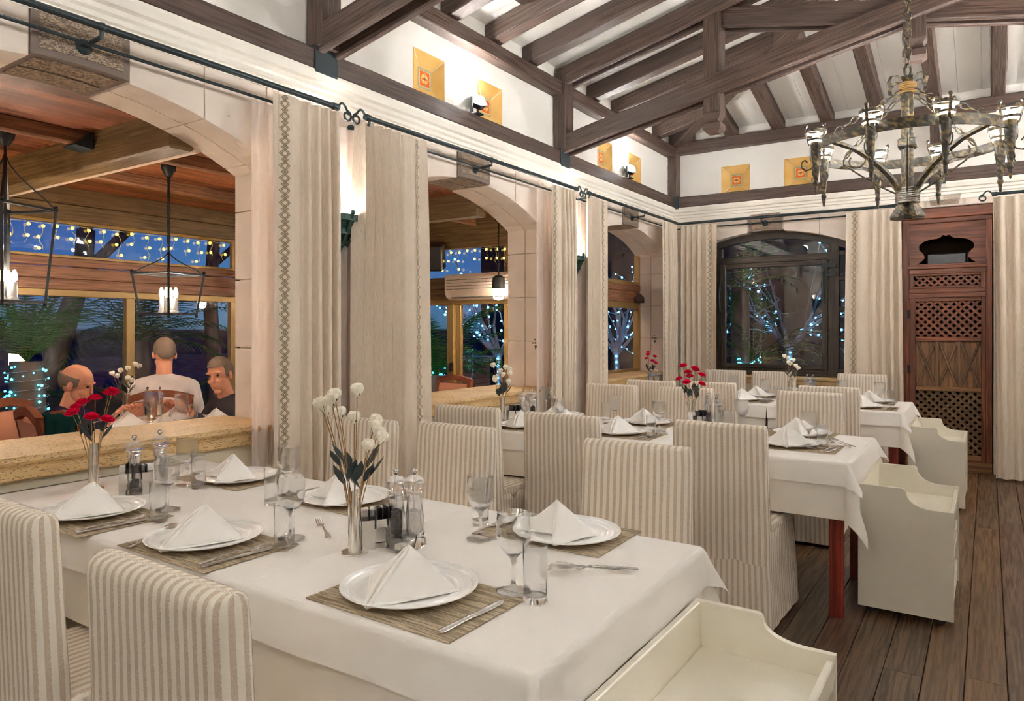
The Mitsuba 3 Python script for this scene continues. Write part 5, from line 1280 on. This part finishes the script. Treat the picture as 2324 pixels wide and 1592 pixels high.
setting('back', 'N', 'aisle end', -.807, 6.05, wo=(.096, .25), to=(.17, .27))
setting('back', 'F', 'middle', -1.691, 6.50, wo=(.2, .1), to=(.26, .05), yaw=.1)
setting('back', 'F', 'aisle end', -.785, 6.50, wo=(.22, .1), to=(.29, .06), yaw=.1)
setting('back', 'F', 'sill end', -2.2, 6.52, full=False, wo=(.1, .15), to=(.2, .1))
for p, x, y, a, lab in ((SPOON, -.735, 1.62, 2.15, 'dessert spoon lying crosswise at the aisle end of the front table'), (FORK, -.722, 1.645, 2.12, 'dessert fork under the spoon at the aisle end of the front table'),
                        (FORK, -1.56, 1.40, 1.0, 'dessert fork lying left of the steel vase on the front table'), (SPOON, -1.945, .985 + .05, .35, 'steel spoon left of the middle plate, near side of the front table'),
                        (SPOON, -.56, 3.95, .75, 'dessert spoon lying at the aisle end of the middle table'), (FORK, -.575, 3.93, .72, 'dessert fork beside the spoon at the aisle end of the middle table'), (SPOON, -.62, 6.45, .9, 'dessert spoon at the aisle end of the back table')):
    place('dessert_spoon' if p is SPOON else 'dessert_fork', p, at(x, y, TZt + (.005 if p is SPOON else .002), a), lab, 'spoon' if p is SPOON else 'fork')

# condiment sets
def mill_proto(fill):
    body = [(0, 0), (.031, 0), (.0315, .012), (.029, .022), (.025, .026), (.029, .036), (.024, .046), (.0265, .06), (.0285, .075), (.023, .10), (.020, .125), (.021, .133), (.025, .137), (.022, .142), (.0205, .1435), (.019, .1435), (.0175, .13), (.017, .10), (.017, .03), (.012, .026), (0, .026)]
    head = [(0, .1445), (.0215, .1445), (.0235, .149), (.021, .154), (.029, .162), (.0305, .173), (.026, .186), (.014, .194), (0, .196)]
    return {'body': rev(body, 'glass', 28, 40), 'filling': rev([(0, .028), (.0158, .028), (.0158, .098), (0, .105)], fill, 18, 40), 'head': rev(head, 'glass', 28, 40),
            'spindle': rev([(0, .106), (.0022, .106), (.0022, .142), (0, .142)], 'steel', 8), 'knob': rev([(0, .197), (.004, .197), (.0045, .2), (.008, .204), (.0088, .209), (.007, .214), (0, .217)], 'chrome', 16, 50)}
PEP, SALT = mill_proto('pepper'), mill_proto('salt')
hold_w, hold_d = .085, .10
def holder_proto():
    a = bx(-.0425, -.04, -.055, .055, 0, .085, .001); b = bx(.0425 - .0025, .0425, -.055, .055, 0, .085, .001)
    arch = Polygon([(-.055, 0), (.055, 0), (.055, .09), (-.055, .09)]).difference(Point(0, .0).buffer(.028))
    wall = lambda x: ext(Polygon([(-.055, 0), (.055, 0), (.055, .08), (-.055, .08)]).difference(Polygon([(-.02, 0), (.02, 0), (.02, .04)] + [(.02 * math.cos(q), .04 + .02 * math.sin(q)) for q in np.linspace(0, PI, 10)] + [(-.02, .04)])), .002, 'x', x)
    return {'frame': shape(cat([wall(-.0425), wall(.0), wall(.0405), bx(-.0425, .0425, -.055, .055, 0, .0025)]), 'steel'),
            'paper_napkins': shape(cat([bx(-.039 + k * .0074, -.0325 + k * .0074, -.057, .057, .004, .098 + .002 * math.sin(k * 2.1), .002) for k in range(5)]), 'paper_white')}
HOLD = holder_proto()
SACH = {'': shape(bx(-.024, .024, -.0022, .0022, 0, .052, .0016), 'black_plastic')}
def condiments(x, y, label, swap=False, cup=False, rot=-.55, mx=((.045, .034), (.083, .06))):
    where = label
    place('napkin_holder', HOLD, at(x, y, TZt, rot), f'steel napkin holder with paper napkins {where}', 'napkin holder')
    q = np.random.default_rng(int(abs(x * 100) + abs(y * 10)))
    for k in range(5):
        lx_, ly_ = .012 + (k % 2) * .012, -.03 + k * .015
        wx, wy = x + math.cos(rot) * lx_ - math.sin(rot) * ly_, y + math.sin(rot) * lx_ + math.cos(rot) * ly_
        place('sugar_sachet', SACH, at(wx, wy, TZt + .055 + q.uniform(0, .008), rot + q.uniform(-.25, .25)), f'black sugar sachet in the napkin holder {where}', 'sachet', f'black sachets {where}')
    for (dx, dy), pr, nm in zip(mx, (SALT, PEP) if swap else (PEP, SALT), ('salt', 'pepper') if swap else ('pepper', 'salt')):
        place(f'{nm}_mill', pr, at(x + dx, y + dy, TZt), f'clear {nm} mill {where}', 'mill')
condiments(-1.415, 1.45, 'on the aisle side table of the front row', mx=((.052, .014), (.092, .045)))
condiments(-2.60, 1.415, 'on the wall side table of the front row', mx=((.02, .0 - .02), (-.03, .105)))
condiments(-2.545, 3.84, 'on the wall side table of the middle row', True, mx=((.05, .03), (.085, .09)))
condiments(-1.45, 4.62 - .4, 'on the aisle side table of the middle row', mx=((.05, .0), (.10, .03)))
condiments(-1.33, 6.45, 'on the aisle side table of the back row', mx=((.04, .03), (.08, .06)))
condiments(-2.75, 6.45, 'on the wall side table of the back row', mx=((.04, .03), (.09, .06)))
t = thing('glass_cup', 'small square glass cup beside the salt mill on the front table', 'glass')
obj('cup', (m3.Manifold.hull_points(np.array([(a * w, b * w, z) for z, w in ((0, .024), (.045, .031)) for a in (-1, 1) for b in (-1, 1)])) - m3.Manifold.hull_points(np.array([(a * w, b * w, z) for z, w in ((.008, .021), (.046, .029)) for a in (-1, 1) for b in (-1, 1)]))).translate((-1.318, 1.437, TZt)), 'glass', t)
obj('candle', mv(lathe([(0, .009), (.017, .009), (.017, .018), (0, .018)], 16), (-1.318, 1.437, TZt)), 'candle_wax', t, smooth=30)

ORD = ['', 'second ', 'third ', 'fourth ', 'fifth ', 'sixth ', 'seventh ', 'eighth ', 'ninth ', 'tenth ', 'eleventh ', 'twelfth ', 'thirteenth ']
# steel bud vases with dried flowers
def vase(x, y, color, n, label, H=.165, seed=0, z=TZt, top=.27, spread=.07):
    q = np.random.default_rng(seed)
    t = thing('bud_vase', f'slanted steel bud vase {label}', 'vase')
    a = np.linspace(0, 2 * PI, 33)
    zt = lambda x_: H + .01 * x_ / .017
    ring = lambda r, f: np.array([(x + r * math.cos(k), y + r * math.sin(k), z + f(r * math.cos(k))) for k in a[:-1]])
    V = np.array([ring(.017, lambda c: .004), ring(.017, lambda c: zt(c)), ring(.0157, lambda c: zt(c)), ring(.0157, lambda c: .01)])
    obj('tube', _skin(V), 'chrome', t, smooth=40); obj('disc_base', lathe([(0, 0), (.036, 0), (.036, .003), (.0345, .004), (0, .004)], 32).apply_translation((x, y, z)), 'chrome', t, smooth=30)
    hs = [.42 + .58 * ((k * 5) % n + .5) / n + .001 * k for k in range(n)]; rank = np.argsort(np.argsort([-h_ for h_ in hs]))
    for k in range(n):
        az = k * 2.4 + q.uniform(-.3, .3); h = top * hs[k]; sp_ = spread * q.uniform(.55, 1.15)
        r0 = q.uniform(0, .008); P = []
        for s in np.linspace(0, 1, 8): P.append(np.array([x + math.cos(az) * (r0 + sp_ * s ** 1.6), y + math.sin(az) * (r0 + sp_ * s ** 1.6), z + .02 + (H - .02 + h) * s]))
        col = 'red' if color == 'flower_red' else 'white'
        f = thing('dried_flower', f'{ORD[rank[k]]}tallest {col} flower in vase {label}', 'flower', f'{col} flowers in the vase {label}')
        obj('stem', tube(P, .0013, 5), 'stem_brown', f)
        tip, d = P[-1], P[-1] - P[-2]; d /= np.linalg.norm(d)
        pet = []
        M = trimesh.geometry.align_vectors((0, 0, 1), d); M[:3, 3] = tip
        if col == 'red':
            for lay, (rr, zz, nn) in enumerate(((.026, .004, 10), (.020, .010, 9), (.013, .015, 7))):
                for i in range(nn):
                    b = 2 * PI * i / nn + lay * .4; c, s = math.cos(b), math.sin(b)
                    pet.append(hull([(c * r - s * w, s * r + c * w, zz + dz) for r, w, dz in ((.001, .001, -.004), (rr * .7, .0078, .0), (rr, .0055, .005)) for w in (-w, w) for dz in (dz, dz + .0012)]))
        else:
            for i in range(7):
                b = 2 * PI * i / 7; c, s = math.cos(b), math.sin(b)
                pet.append(hull([(c * r - s * w, s * r + c * w, dz) for r, w, dz in ((.001, .001, -.004), (.0095, .006, .006), (.0115, .0055, .013), (.0085, .003, .0185)) for w in (-w, w) for r in (r, r - .0015)]))
            pet.append(ball((0, 0, .009), .0078, 1, (1, 1, 1.1)))
        bl = cat(pet); bl.apply_scale(1.0 if col == 'red' else 1.5); bl.apply_transform(M); obj('bloom', bl, color, f, smooth=40)
        cx_ = [hull([(c * .0015, s * .0015, -.006), (c * .008 - s * .002, s * .008 + c * .002, .0), (c * .008 + s * .002, s * .008 - c * .002, .001), (c * .0105, s * .0105, .006)]) for c, s in ((math.cos(b), math.sin(b)) for b in (0, 1.57, 3.14, 4.71))]
        sp2 = cat(cx_); sp2.apply_transform(M); obj('calyx', sp2, 'leaf_dark', f)
        if k < 11:
            b = q.uniform(0, 2 * PI); w = q.uniform(.02, .32); base = P[0] * 0 + np.array([np.interp(z + H + .006 + w * h, [a_[2] for a_ in P], [a_[i_] for a_ in P]) for i_ in range(3)])
            L = q.uniform(.055, .095); o = np.array([math.cos(b), math.sin(b), 1.3]); o /= np.linalg.norm(o); sd = np.cross(o, (0, 0, 1)); sd /= np.linalg.norm(sd)
            lv = [hull([base + o * u * L + sd * w * sg + np.array([0, 0, tz]) for u, w in ((u0, w0), (u1, w1)) for sg in (-1, 1) for tz in (0, .0012)]) for (u0, w0), (u1, w1) in (((0, .001), (.3, .012)), ((.3, .012), (.65, .014)), ((.65, .014), (1, .001)))]
            obj('leaf', cat(lv), 'leaf_dark', f)
vase(-1.416, 1.36, 'flower_white', 13, 'on the aisle side table of the front row', seed=3, top=.27, spread=.085)
vase(-2.80, 1.36, 'flower_red', 8, 'beside the sill on the front row', seed=4, top=.20, spread=.065)
vase(-1.52, 4.25, 'flower_red', 9, 'on the middle row', seed=5, top=.21, spread=.06)
vase(-2.58, 3.76, 'flower_white', 9, 'beside the sill on the middle row', seed=6, top=.20, spread=.05)
vase(-1.415, 6.42, 'flower_white', 7, 'in front of the dark window on the back row', seed=7, top=.20, spread=.05)
vase(-2.78, 6.62, 'flower_red', 6, 'in the room corner on the back row', seed=8, top=.21, spread=.05)

# ------------------------------------------------------------------ white side trolleys
def trolley(x0, y0, w, d, H, L, label, rz=0):
    t = thing('side_trolley', label, 'trolley')
    xs, xe, dz = w * .47, w * .80, H - L
    q1, q2 = np.linspace(0, PI / 2, 6), np.linspace(0, PI / 2, 12)
    r1 = .22 * dz
    sh = [(xs + r1 * math.sin(q), H - r1 * (1 - math.cos(q))) for q in q1] + [(xs + r1 + (xe - xs - r1) * (1 - math.cos(q)), H - r1 - (dz - r1) * math.sin(q)) for q in q2[1:]]
    prof = [(0, .035), (w, .035), (w, L)] + sh[::-1] + [(0, H)]
    pan = Polygon(prof)
    V = T().translate([x0, y0, 0]).rotate([0, 0, 1], rz)
    for yy, nm in ((0, 'side_panel'), (d - .018, 'side_panel')): obj(nm, ext(pan, .018, 'y', yy), 'white_lacquer', t, to_world=V)
    obj('back_panel', bx(0.0, .018, .018, d - .018, .06, H, .003), 'white_lacquer', t, to_world=V)
    obj('tray_top', bx(.018, w - .004, .018, d - .018, L - .075, L - .055, .003), 'white_lacquer', t, to_world=V)
    obj('front_lip', bx(w - .02, w - .002, .018, d - .018, L - .055, L - .012, .003), 'white_lacquer', t, to_world=V)
    for z in (.27, .06): obj('shelf', bx(.018, w - .006, .018, d - .018, z, z + .018, .003), 'white_lacquer', t, to_world=V)
    for z in (.33, .12): obj('rail', bx(w - .022, w - .006, .018, d - .018, z, z + .025, .004), 'white_lacquer', t, to_world=V)
    for a in (.05, w - .05):
        for b in (.05, d - .05): obj('caster', cat([mv(lathe([(0, -.01), (.018, -.01), (.02, 0), (.018, .01), (0, .01)], 14), (a, b, .02), rx=PI / 2), bx(a - .012, a + .012, b - .014, b + .014, .03, .06)]), 'black_plastic', t, to_world=V)
trolley(-.632, 1.155, .338, .655, .652, .592, 'cream white trolley with tray top at the bottom right of the photo')
trolley(-.518, 3.755, .39, .66, .612, .525, 'cream white trolley beside the middle row table at the aisle')
trolley(-.51, 6.18, .37, .70, .612, .525, 'cream white trolley beside the back row table in front of the screen')

# ------------------------------------------------------------------ veranda tables, chairs, people
def vchair():
    # faces +y
    fr = [beam((s * .2, .0, 0), (s * .2, .02, .45), .035, .04, up=(0, 1, 0), ch=.005, jit=0, seg=2) for s in (-1, 1)] + [beam((s * .2, .02, .45), (s * .2, -.06, .86), .035, .04, up=(0, 1, 0), ch=.005, jit=0, seg=2) for s in (-1, 1)]
    P = [(x, -.06 - .0, .845 + .045 * math.cos(x / .22 * PI / 2)) for x in np.linspace(-.215, .215, 9)]
    cr = strap(P, .05, .04, side=(0, 0, 1))
    leg = lambda s: beam((s * .19, .42, 0), (s * .19, .42, .44), .035, .035, up=(0, 1, 0), ch=.005, jit=0, seg=2)
    bk = hull([(s * .175, y + o, z) for s in (-1, 1) for y, z in ((.012, .50), (-.052, .83)) for o in (-.022, .022)])
    st = [cattup([fr[i], fr[i + 2]]) for i in (0, 1)]
    return {'stile': shape(st[0], 'chair_wood'), 'stile_001': shape(st[1], 'chair_wood'), 'crest_rail': shape(cr, 'chair_wood', 40), 'leg': shape(leg(-1), 'chair_wood'), 'leg_001': shape(leg(1), 'chair_wood'), 'back_pad': shape(bk, 'peach_fabric'), 'seat': shape(bx(-.215, .215, .01, .45, .42, .49, .025), 'peach_fabric', 40)}
VC = vchair()
def vtable(x0, x1, y0, y1, label):
    t = thing('veranda_table', f'square wooden table {label}', 'table')
    obj('tabletop', bx(x0, x1, y0, y1, .71, .742, .004), 'chair_wood', t)
    for a in (x0 + .05, x1 - .05):
        for b in (y0 + .05, y1 - .05): obj('leg', bx(a - .03, a + .03, b - .03, b + .03, 0, .71, .005), 'chair_wood', t)
    k = obj('tablecloth', cloth(x0 - .004, x1 + .004, y0 - .004, y1 + .004, .748, (.2, .2, .2, .2), 77 + int(y0 * 3)), 'under_cloth', smooth=50); tag(k, f'grey white cloth on the table {label}', 'tablecloth')
vtable(-4.85, -3.88, 2.12, 2.98, 'in the veranda beyond the first arch')
vtable(-4.75, -3.85, 4.25, 5.0, 'in the veranda beyond the second arch')
VZ = .7492
for x, y, w in ((-4.43, 2.355, 'nearest the diners chair'), (-4.10, 2.40, 'nearest the sill'), (-4.50, 2.72, 'at the far corner'), (-4.12, 2.76, 'nearest the pier')):
    place('dinner_plate', PLATE, at(x, y, VZ, 0, .85), f'plate {w} on the veranda table', 'plate')
    place('folded_napkin', NAPA, at(x, y, VZ + .008, rp.uniform(.3, 1.0), .95), f'peaked napkin {w} on the veranda table', 'napkin')
for x, y, p, lab in ((-4.48, 2.53, WINE, 'wine glass among the napkins on the veranda table'), (-4.07, 2.56, TUMB, 'tall tumbler beside the sill on the veranda table'), (-4.25, 2.60, WINE, 'wine glass in the middle of the veranda table')):
    place('wine_glass' if p is WINE else 'tumbler', p, at(x, y, VZ, 0, 1.1), lab, 'glass')
place('pepper_mill', PEP, at(-4.68, 2.62, VZ), 'clear pepper mill on the veranda table', 'mill'); place('salt_mill', SALT, at(-4.62, 2.67, VZ), 'clear salt mill on the veranda table', 'mill')
vase(-4.72, 2.50, 'flower_white', 8, 'on the veranda table', seed=12, z=VZ, top=.2, spread=.07)
t = thing('tealight', 'glowing tealight beside the mills on the veranda table', 'candle')
obj('glass', mv(lathe([(0, 0), (.025, 0), (.03, .055), (.028, .055), (.023, .004), (0, .004)], 20), (-4.60, 2.60, VZ)), 'glass', t, smooth=40)
obj('flame', mv(lathe([(0, .012), (.006, .018), (.003, .032), (0, .036)], 10), (-4.60, 2.60, VZ)), 'paper_white', t, smooth=40, emitter=emit((1, .55, .2), 2, .05))
for x, y, w in ((-4.42, 4.42, 'left'), (-4.0, 4.5, 'right')):
    place('dinner_plate', PLATE, at(x, y, VZ, 0, .85), f'{w} plate on the table beyond the second arch', 'plate'); place('folded_napkin', NAPA, at(x, y, VZ + .008, .6, .95), f'{w} peaked napkin on the table beyond the second arch', 'napkin')
place('wine_glass', WINE, at(-4.62, 4.38, VZ), 'wine glass on the table beyond the second arch', 'glass')
for x, y, a, lab in ((-4.49, 1.89, -.15, 'peach upholstered wooden chair by the left edge in the veranda'), (-4.14, 1.92, -.05, 'peach chair under a green jacket in the veranda'), (-4.95, 5.25, PI + .1, 'peach chair at the left beyond the second arch'), (-4.28, 5.36, PI - .05, 'peach chair below the lamp beyond the second arch'), (-4.5, 3.60, PI, 'peach chair of the man at the right of the veranda table'), (-5.0, 2.9, PI * .80 - PI / 2, 'peach chair of the person in the light shirt'), (-5.12, 2.0, -PI / 2 + .5, 'peach chair of the bald man in the veranda')):
    place('veranda_chair', VC, at(x, y, 0, a), lab, 'chair')
# green jacket over the second chair
jp = []
for u in np.linspace(-1, 1, 22):
    row = []
    for v in np.linspace(0, 1, 18):
        # over the back: front drop, over the crest, rear drop
        s = (v - .42) * .8; rad = .03
        z = .905 - max(0, abs(s) - rad) - .0; y = -.06 + (.042 + .05 * min(1, abs(s) / .3)) * (1 if s > 0 else -1) * min(1, abs(s) / rad) * .8
        row.append((u * (.235 + .035 * min(1, abs(s) * 3)), y + .012 * math.sin(u * 11 + v * 5) * min(1, abs(s) * 6), z - .02 * u * u + .006 * math.cos(9 * u)))
    jp.append(row)
jm = trimesh.Trimesh(*grid(np.array(jp)), process=False); jm.apply_transform(trimesh.transformations.rotation_matrix(-.05, (0, 0, 1))); jm.apply_translation((-4.14, 1.92, 0))
tag(obj('jacket', jm, 'green_cloth', smooth=True), 'dark green jacket hung over a peach chair in the veranda', 'jacket')

def limb(chain):
    """hulls of consecutive spheres: chain of (point, radius)"""
    out = None
    for (p, r), (q, s) in zip(chain[:-1], chain[1:]):
        a = m3.Manifold.sphere(r, 20).translate(tuple(p)); b = m3.Manifold.sphere(s, 20).translate(tuple(q))
        h = (a + b).hull(); out = h if out is None else out + h
    return out
def smoothm(m, ln=.016, it=10):
    m = m.refine_to_length(ln).to_mesh(); t = trimesh.Trimesh(m.vert_properties[:, :3], m.tri_verts, process=True)
    trimesh.smoothing.filter_taubin(t, .5, .53, iterations=it); return t
def head(c, fw, up, bald, k):
    """head mesh about c, fw: facing, up: crown direction"""
    fw = fw / np.linalg.norm(fw); up = up - fw * (up @ fw); up /= np.linalg.norm(up); lf = np.cross(up, fw)
    R = np.stack([fw, lf, up], 1)
    E = lambda p, r: m3.Manifold.sphere(1, 24).scale(r).translate(p)
    h = E((-.01, 0, .025), (.097, .076, .098)) + E((.028, 0, -.045), (.066, .060, .078)) + (m3.Manifold.sphere(.012, 12).translate((.098, 0, -.022)) + m3.Manifold.sphere(.008, 12).translate((.088, 0, .02))).hull() + E((.070, 0, -.103), (.022, .026, .018))
    for s in (-1, 1): h = h + E((-.005, s * .077, -.005), (.018, .010, .032)) + E((.072, s * .03, .032), (.018, .03, .008)) + E((.06, s * .036, -.03), (.03, .024, .022))
    h = h + E((.082, 0, -.063), (.012, .024, .006)) + E((.080, 0, -.075), (.011, .02, .006))
    t = smoothm(h, .008, 6)
    T_ = lambda m: trimesh.Trimesh(m.vertices @ R.T + c, m.faces, process=False)
    hair = E((-.018, 0, .032), (.101, .082, .101)) - m3.Manifold.cube((.3, .3, .3), True).translate((.185, 0, .0)) - m3.Manifold.cube((.3, .3, .2), True).translate((0.1, 0, -.115))
    if bald: hair = hair - m3.Manifold.cube((.4, .4, .2), True).translate((0, 0, .15))
    else: hair = hair + (E((-.01, 0, .045), (.101, .080, .09)) - m3.Manifold.cube((.4, .4, .3), True).translate((0, 0, -.08)))
    hr = smoothm(hair, .012, 4)
    eyes = [ball((.079, s * .031, .012), .0085, 2) for s in (-1, 1)]
    lips = cat([ball((.091, 0, -.069), .01, 2, (1, 1, 1))]) if False else None
    return T_(t), T_(hr), [T_(e) for e in eyes]
def person(x, y, hd, lean, label, shirt, bald, look=(1, 0, 0), reach=.36, hz=.0, arms='table', seat=.50):
    t = thing('person', label, 'person')
    c, s = math.cos(hd), math.sin(hd)
    W = lambda p: np.array([x + c * p[0] - s * p[1], y + s * p[0] + c * p[1], p[2]])
    Wd = lambda p: np.array([c * p[0] - s * p[1], s * p[0] + c * p[1], p[2]])
    sp_ = np.array([math.sin(lean), 0, math.cos(lean)]); hip = np.array([0, 0, seat + .06])
    nk = hip + sp_ * .47; hdv = np.array([math.sin(lean * .45), 0, math.cos(lean * .45)])
    hc = nk + np.array([math.sin(lean * .8), 0, math.cos(lean * .8)]) * .10 + hdv * .12
    body, cl, tz = None, None, None
    def add(a, b): return b if a is None else a + b
    tors = lambda g: limb([(W(hip + [0, 0, .0]), .145 + g), (W(hip + sp_ * .16), .135 + g)]) + limb([(W(hip + sp_ * .2 + [0, .06, 0]), .12 + g), (W(hip + sp_ * .40 + [0, .07, 0]), .105 + g)]) + limb([(W(hip + sp_ * .2 + [0, -.06, 0]), .12 + g), (W(hip + sp_ * .40 + [0, -.07, 0]), .105 + g)]) + limb([(W(nk + sp_ * -.03 + [0, .15, 0]), .065 + g), (W(nk + sp_ * .0), .075 + g), (W(nk + sp_ * -.03 + [0, -.15, 0]), .065 + g)]) + limb([(W(hip + sp_ * .1), .13 + g), (W(nk - sp_ * .1), .13 + g)])
    body = tors(0) + limb([(W(nk - sp_ * .02), .06), (W(hc - hdv * .06), .055)])
    cl = tors(.012)
    hands = None
    for sg in (-1, 1):
        sh = nk - sp_ * .035 + np.array([0, sg * .185, 0])
        if arms == 'table': el = sh + np.array([.14, sg * .06, -.24]); ha = np.array([sh[0] + reach, sg * .09, .80])
        else: el = sh + np.array([-.02, sg * .07, -.28]); ha = el + np.array([.20, -sg * .03, -.10])
        d = ha - el; d /= np.linalg.norm(d)
        body = body + limb([(W(sh), .058), (W(el), .043)]) + limb([(W(el), .043), (W(ha - d * .03), .029)])
        cl = cl + limb([(W(sh), .068), (W(el), .056)]) + limb([(W(el), .056), (W(ha - d * .07), .041)])
        # palm and five fingers, a little curled
        sd = np.cross(d, (0, 0, 1.0)); sd /= np.linalg.norm(sd); dn = np.array([0, 0, -1.0])
        pw0, pw1 = ha, ha + d * .075
        palm_ = m3.Manifold.hull_points(np.array([W(p + sd * a + dn * b) for p, w in ((pw0, .024), (pw1, .038)) for a in (-w, w) for b in (-.010, .012)]))
        body = body + palm_
        for i, (o, L) in enumerate(((-.030, .066), (-.010, .078), (.010, .074), (.030, .058))):
            p0 = pw1 + sd * o; p1 = p0 + d * L * .45 + dn * .004; p2 = p1 + d * L * .3 + dn * .014; p3 = p2 + d * L * .2 + dn * .016
            body = body + limb([(W(p0 - d * .012), .0095), (W(p1), .009), (W(p2), .0082), (W(p3), .0075)])
        th = pw0 + d * .022 - sd * sg * .030 * (1 if True else 1)
        body = body + limb([(W(th), .012), (W(th + d * .035 - sd * sg * .018), .0105), (W(th + d * .060 - sd * sg * .012 + dn * .01), .009)])
        hp, kn_, an_ = hip + np.array([.02, sg * .095, -.03]), np.array([.45, sg * .12, seat + .03]), np.array([.42, sg * .12, .09])
        body = body + limb([(W(hp), .085), (W(kn_), .058), (W(an_), .042)])
        tz = add(tz, limb([(W(hp), .098), (W(kn_), .072), (W(an_ + [0, 0, .02]), .058)]))
        shoe = m3.Manifold.hull_points(np.array([W((a, sg * .12 + b, z)) for a, b, z in ((.36, -.035, .0), (.36, .035, 0), (.62, -.03, 0), (.62, .03, 0), (.37, -.03, .09), (.37, .03, .09), (.50, -.035, .07), (.50, .035, .07), (.62, -.02, .035), (.62, .02, .035))]))
        obj('shoe', smoothm(shoe, .02, 3), 'shoe_leather', t, smooth=True)
    tz = tz + limb([(W(hip + [0, 0, -.02]), .15), (W(hip + [0, 0, .04]), .145)])
    hm, hr, ey = head(W(hc), Wd(np.array(look, float)), np.array([0, 0, 1.0]) + Wd((lean * .5, 0, 0)), bald, 0)
    bm = smoothm(body, .013, 8)
    key = obj('body', cat([bm, hm]), 'skin', t, smooth=True)
    k = obj('hair', hr, 'hair_grey', t, smooth=True); [obj('eye', e, 'eye_dark', t, smooth=True) for e in ey]
    k = obj('top', smoothm(cl, .02, 10), shirt, t, smooth=True); labels[k] = {'label': 'light long sleeved shirt' if shirt == 'shirt_light' else 'dark jacket'}
    k = obj('trousers', smoothm(tz, .022, 10), 'trousers', t, smooth=True)
person(-4.50, 3.33, -PI / 2 - .05, .48, 'grey haired man in a dark jacket leaning on the veranda table by the pier', 'jacket_grey', False, look=(.85, .45, -.15), seat=.34)
person(-5.12, 2.98, PI * .80, .22, 'person in a light shirt seen from behind at the far veranda table end', 'shirt_light', False, look=(1, .3, -.5), seat=.42, arms='lap')
person(-5.02, 2.06, .52, .52, 'bald man in a navy jacket leaning over the left of the veranda table', 'jacket_navy', True, look=(.95, .2, -.35), seat=.33)
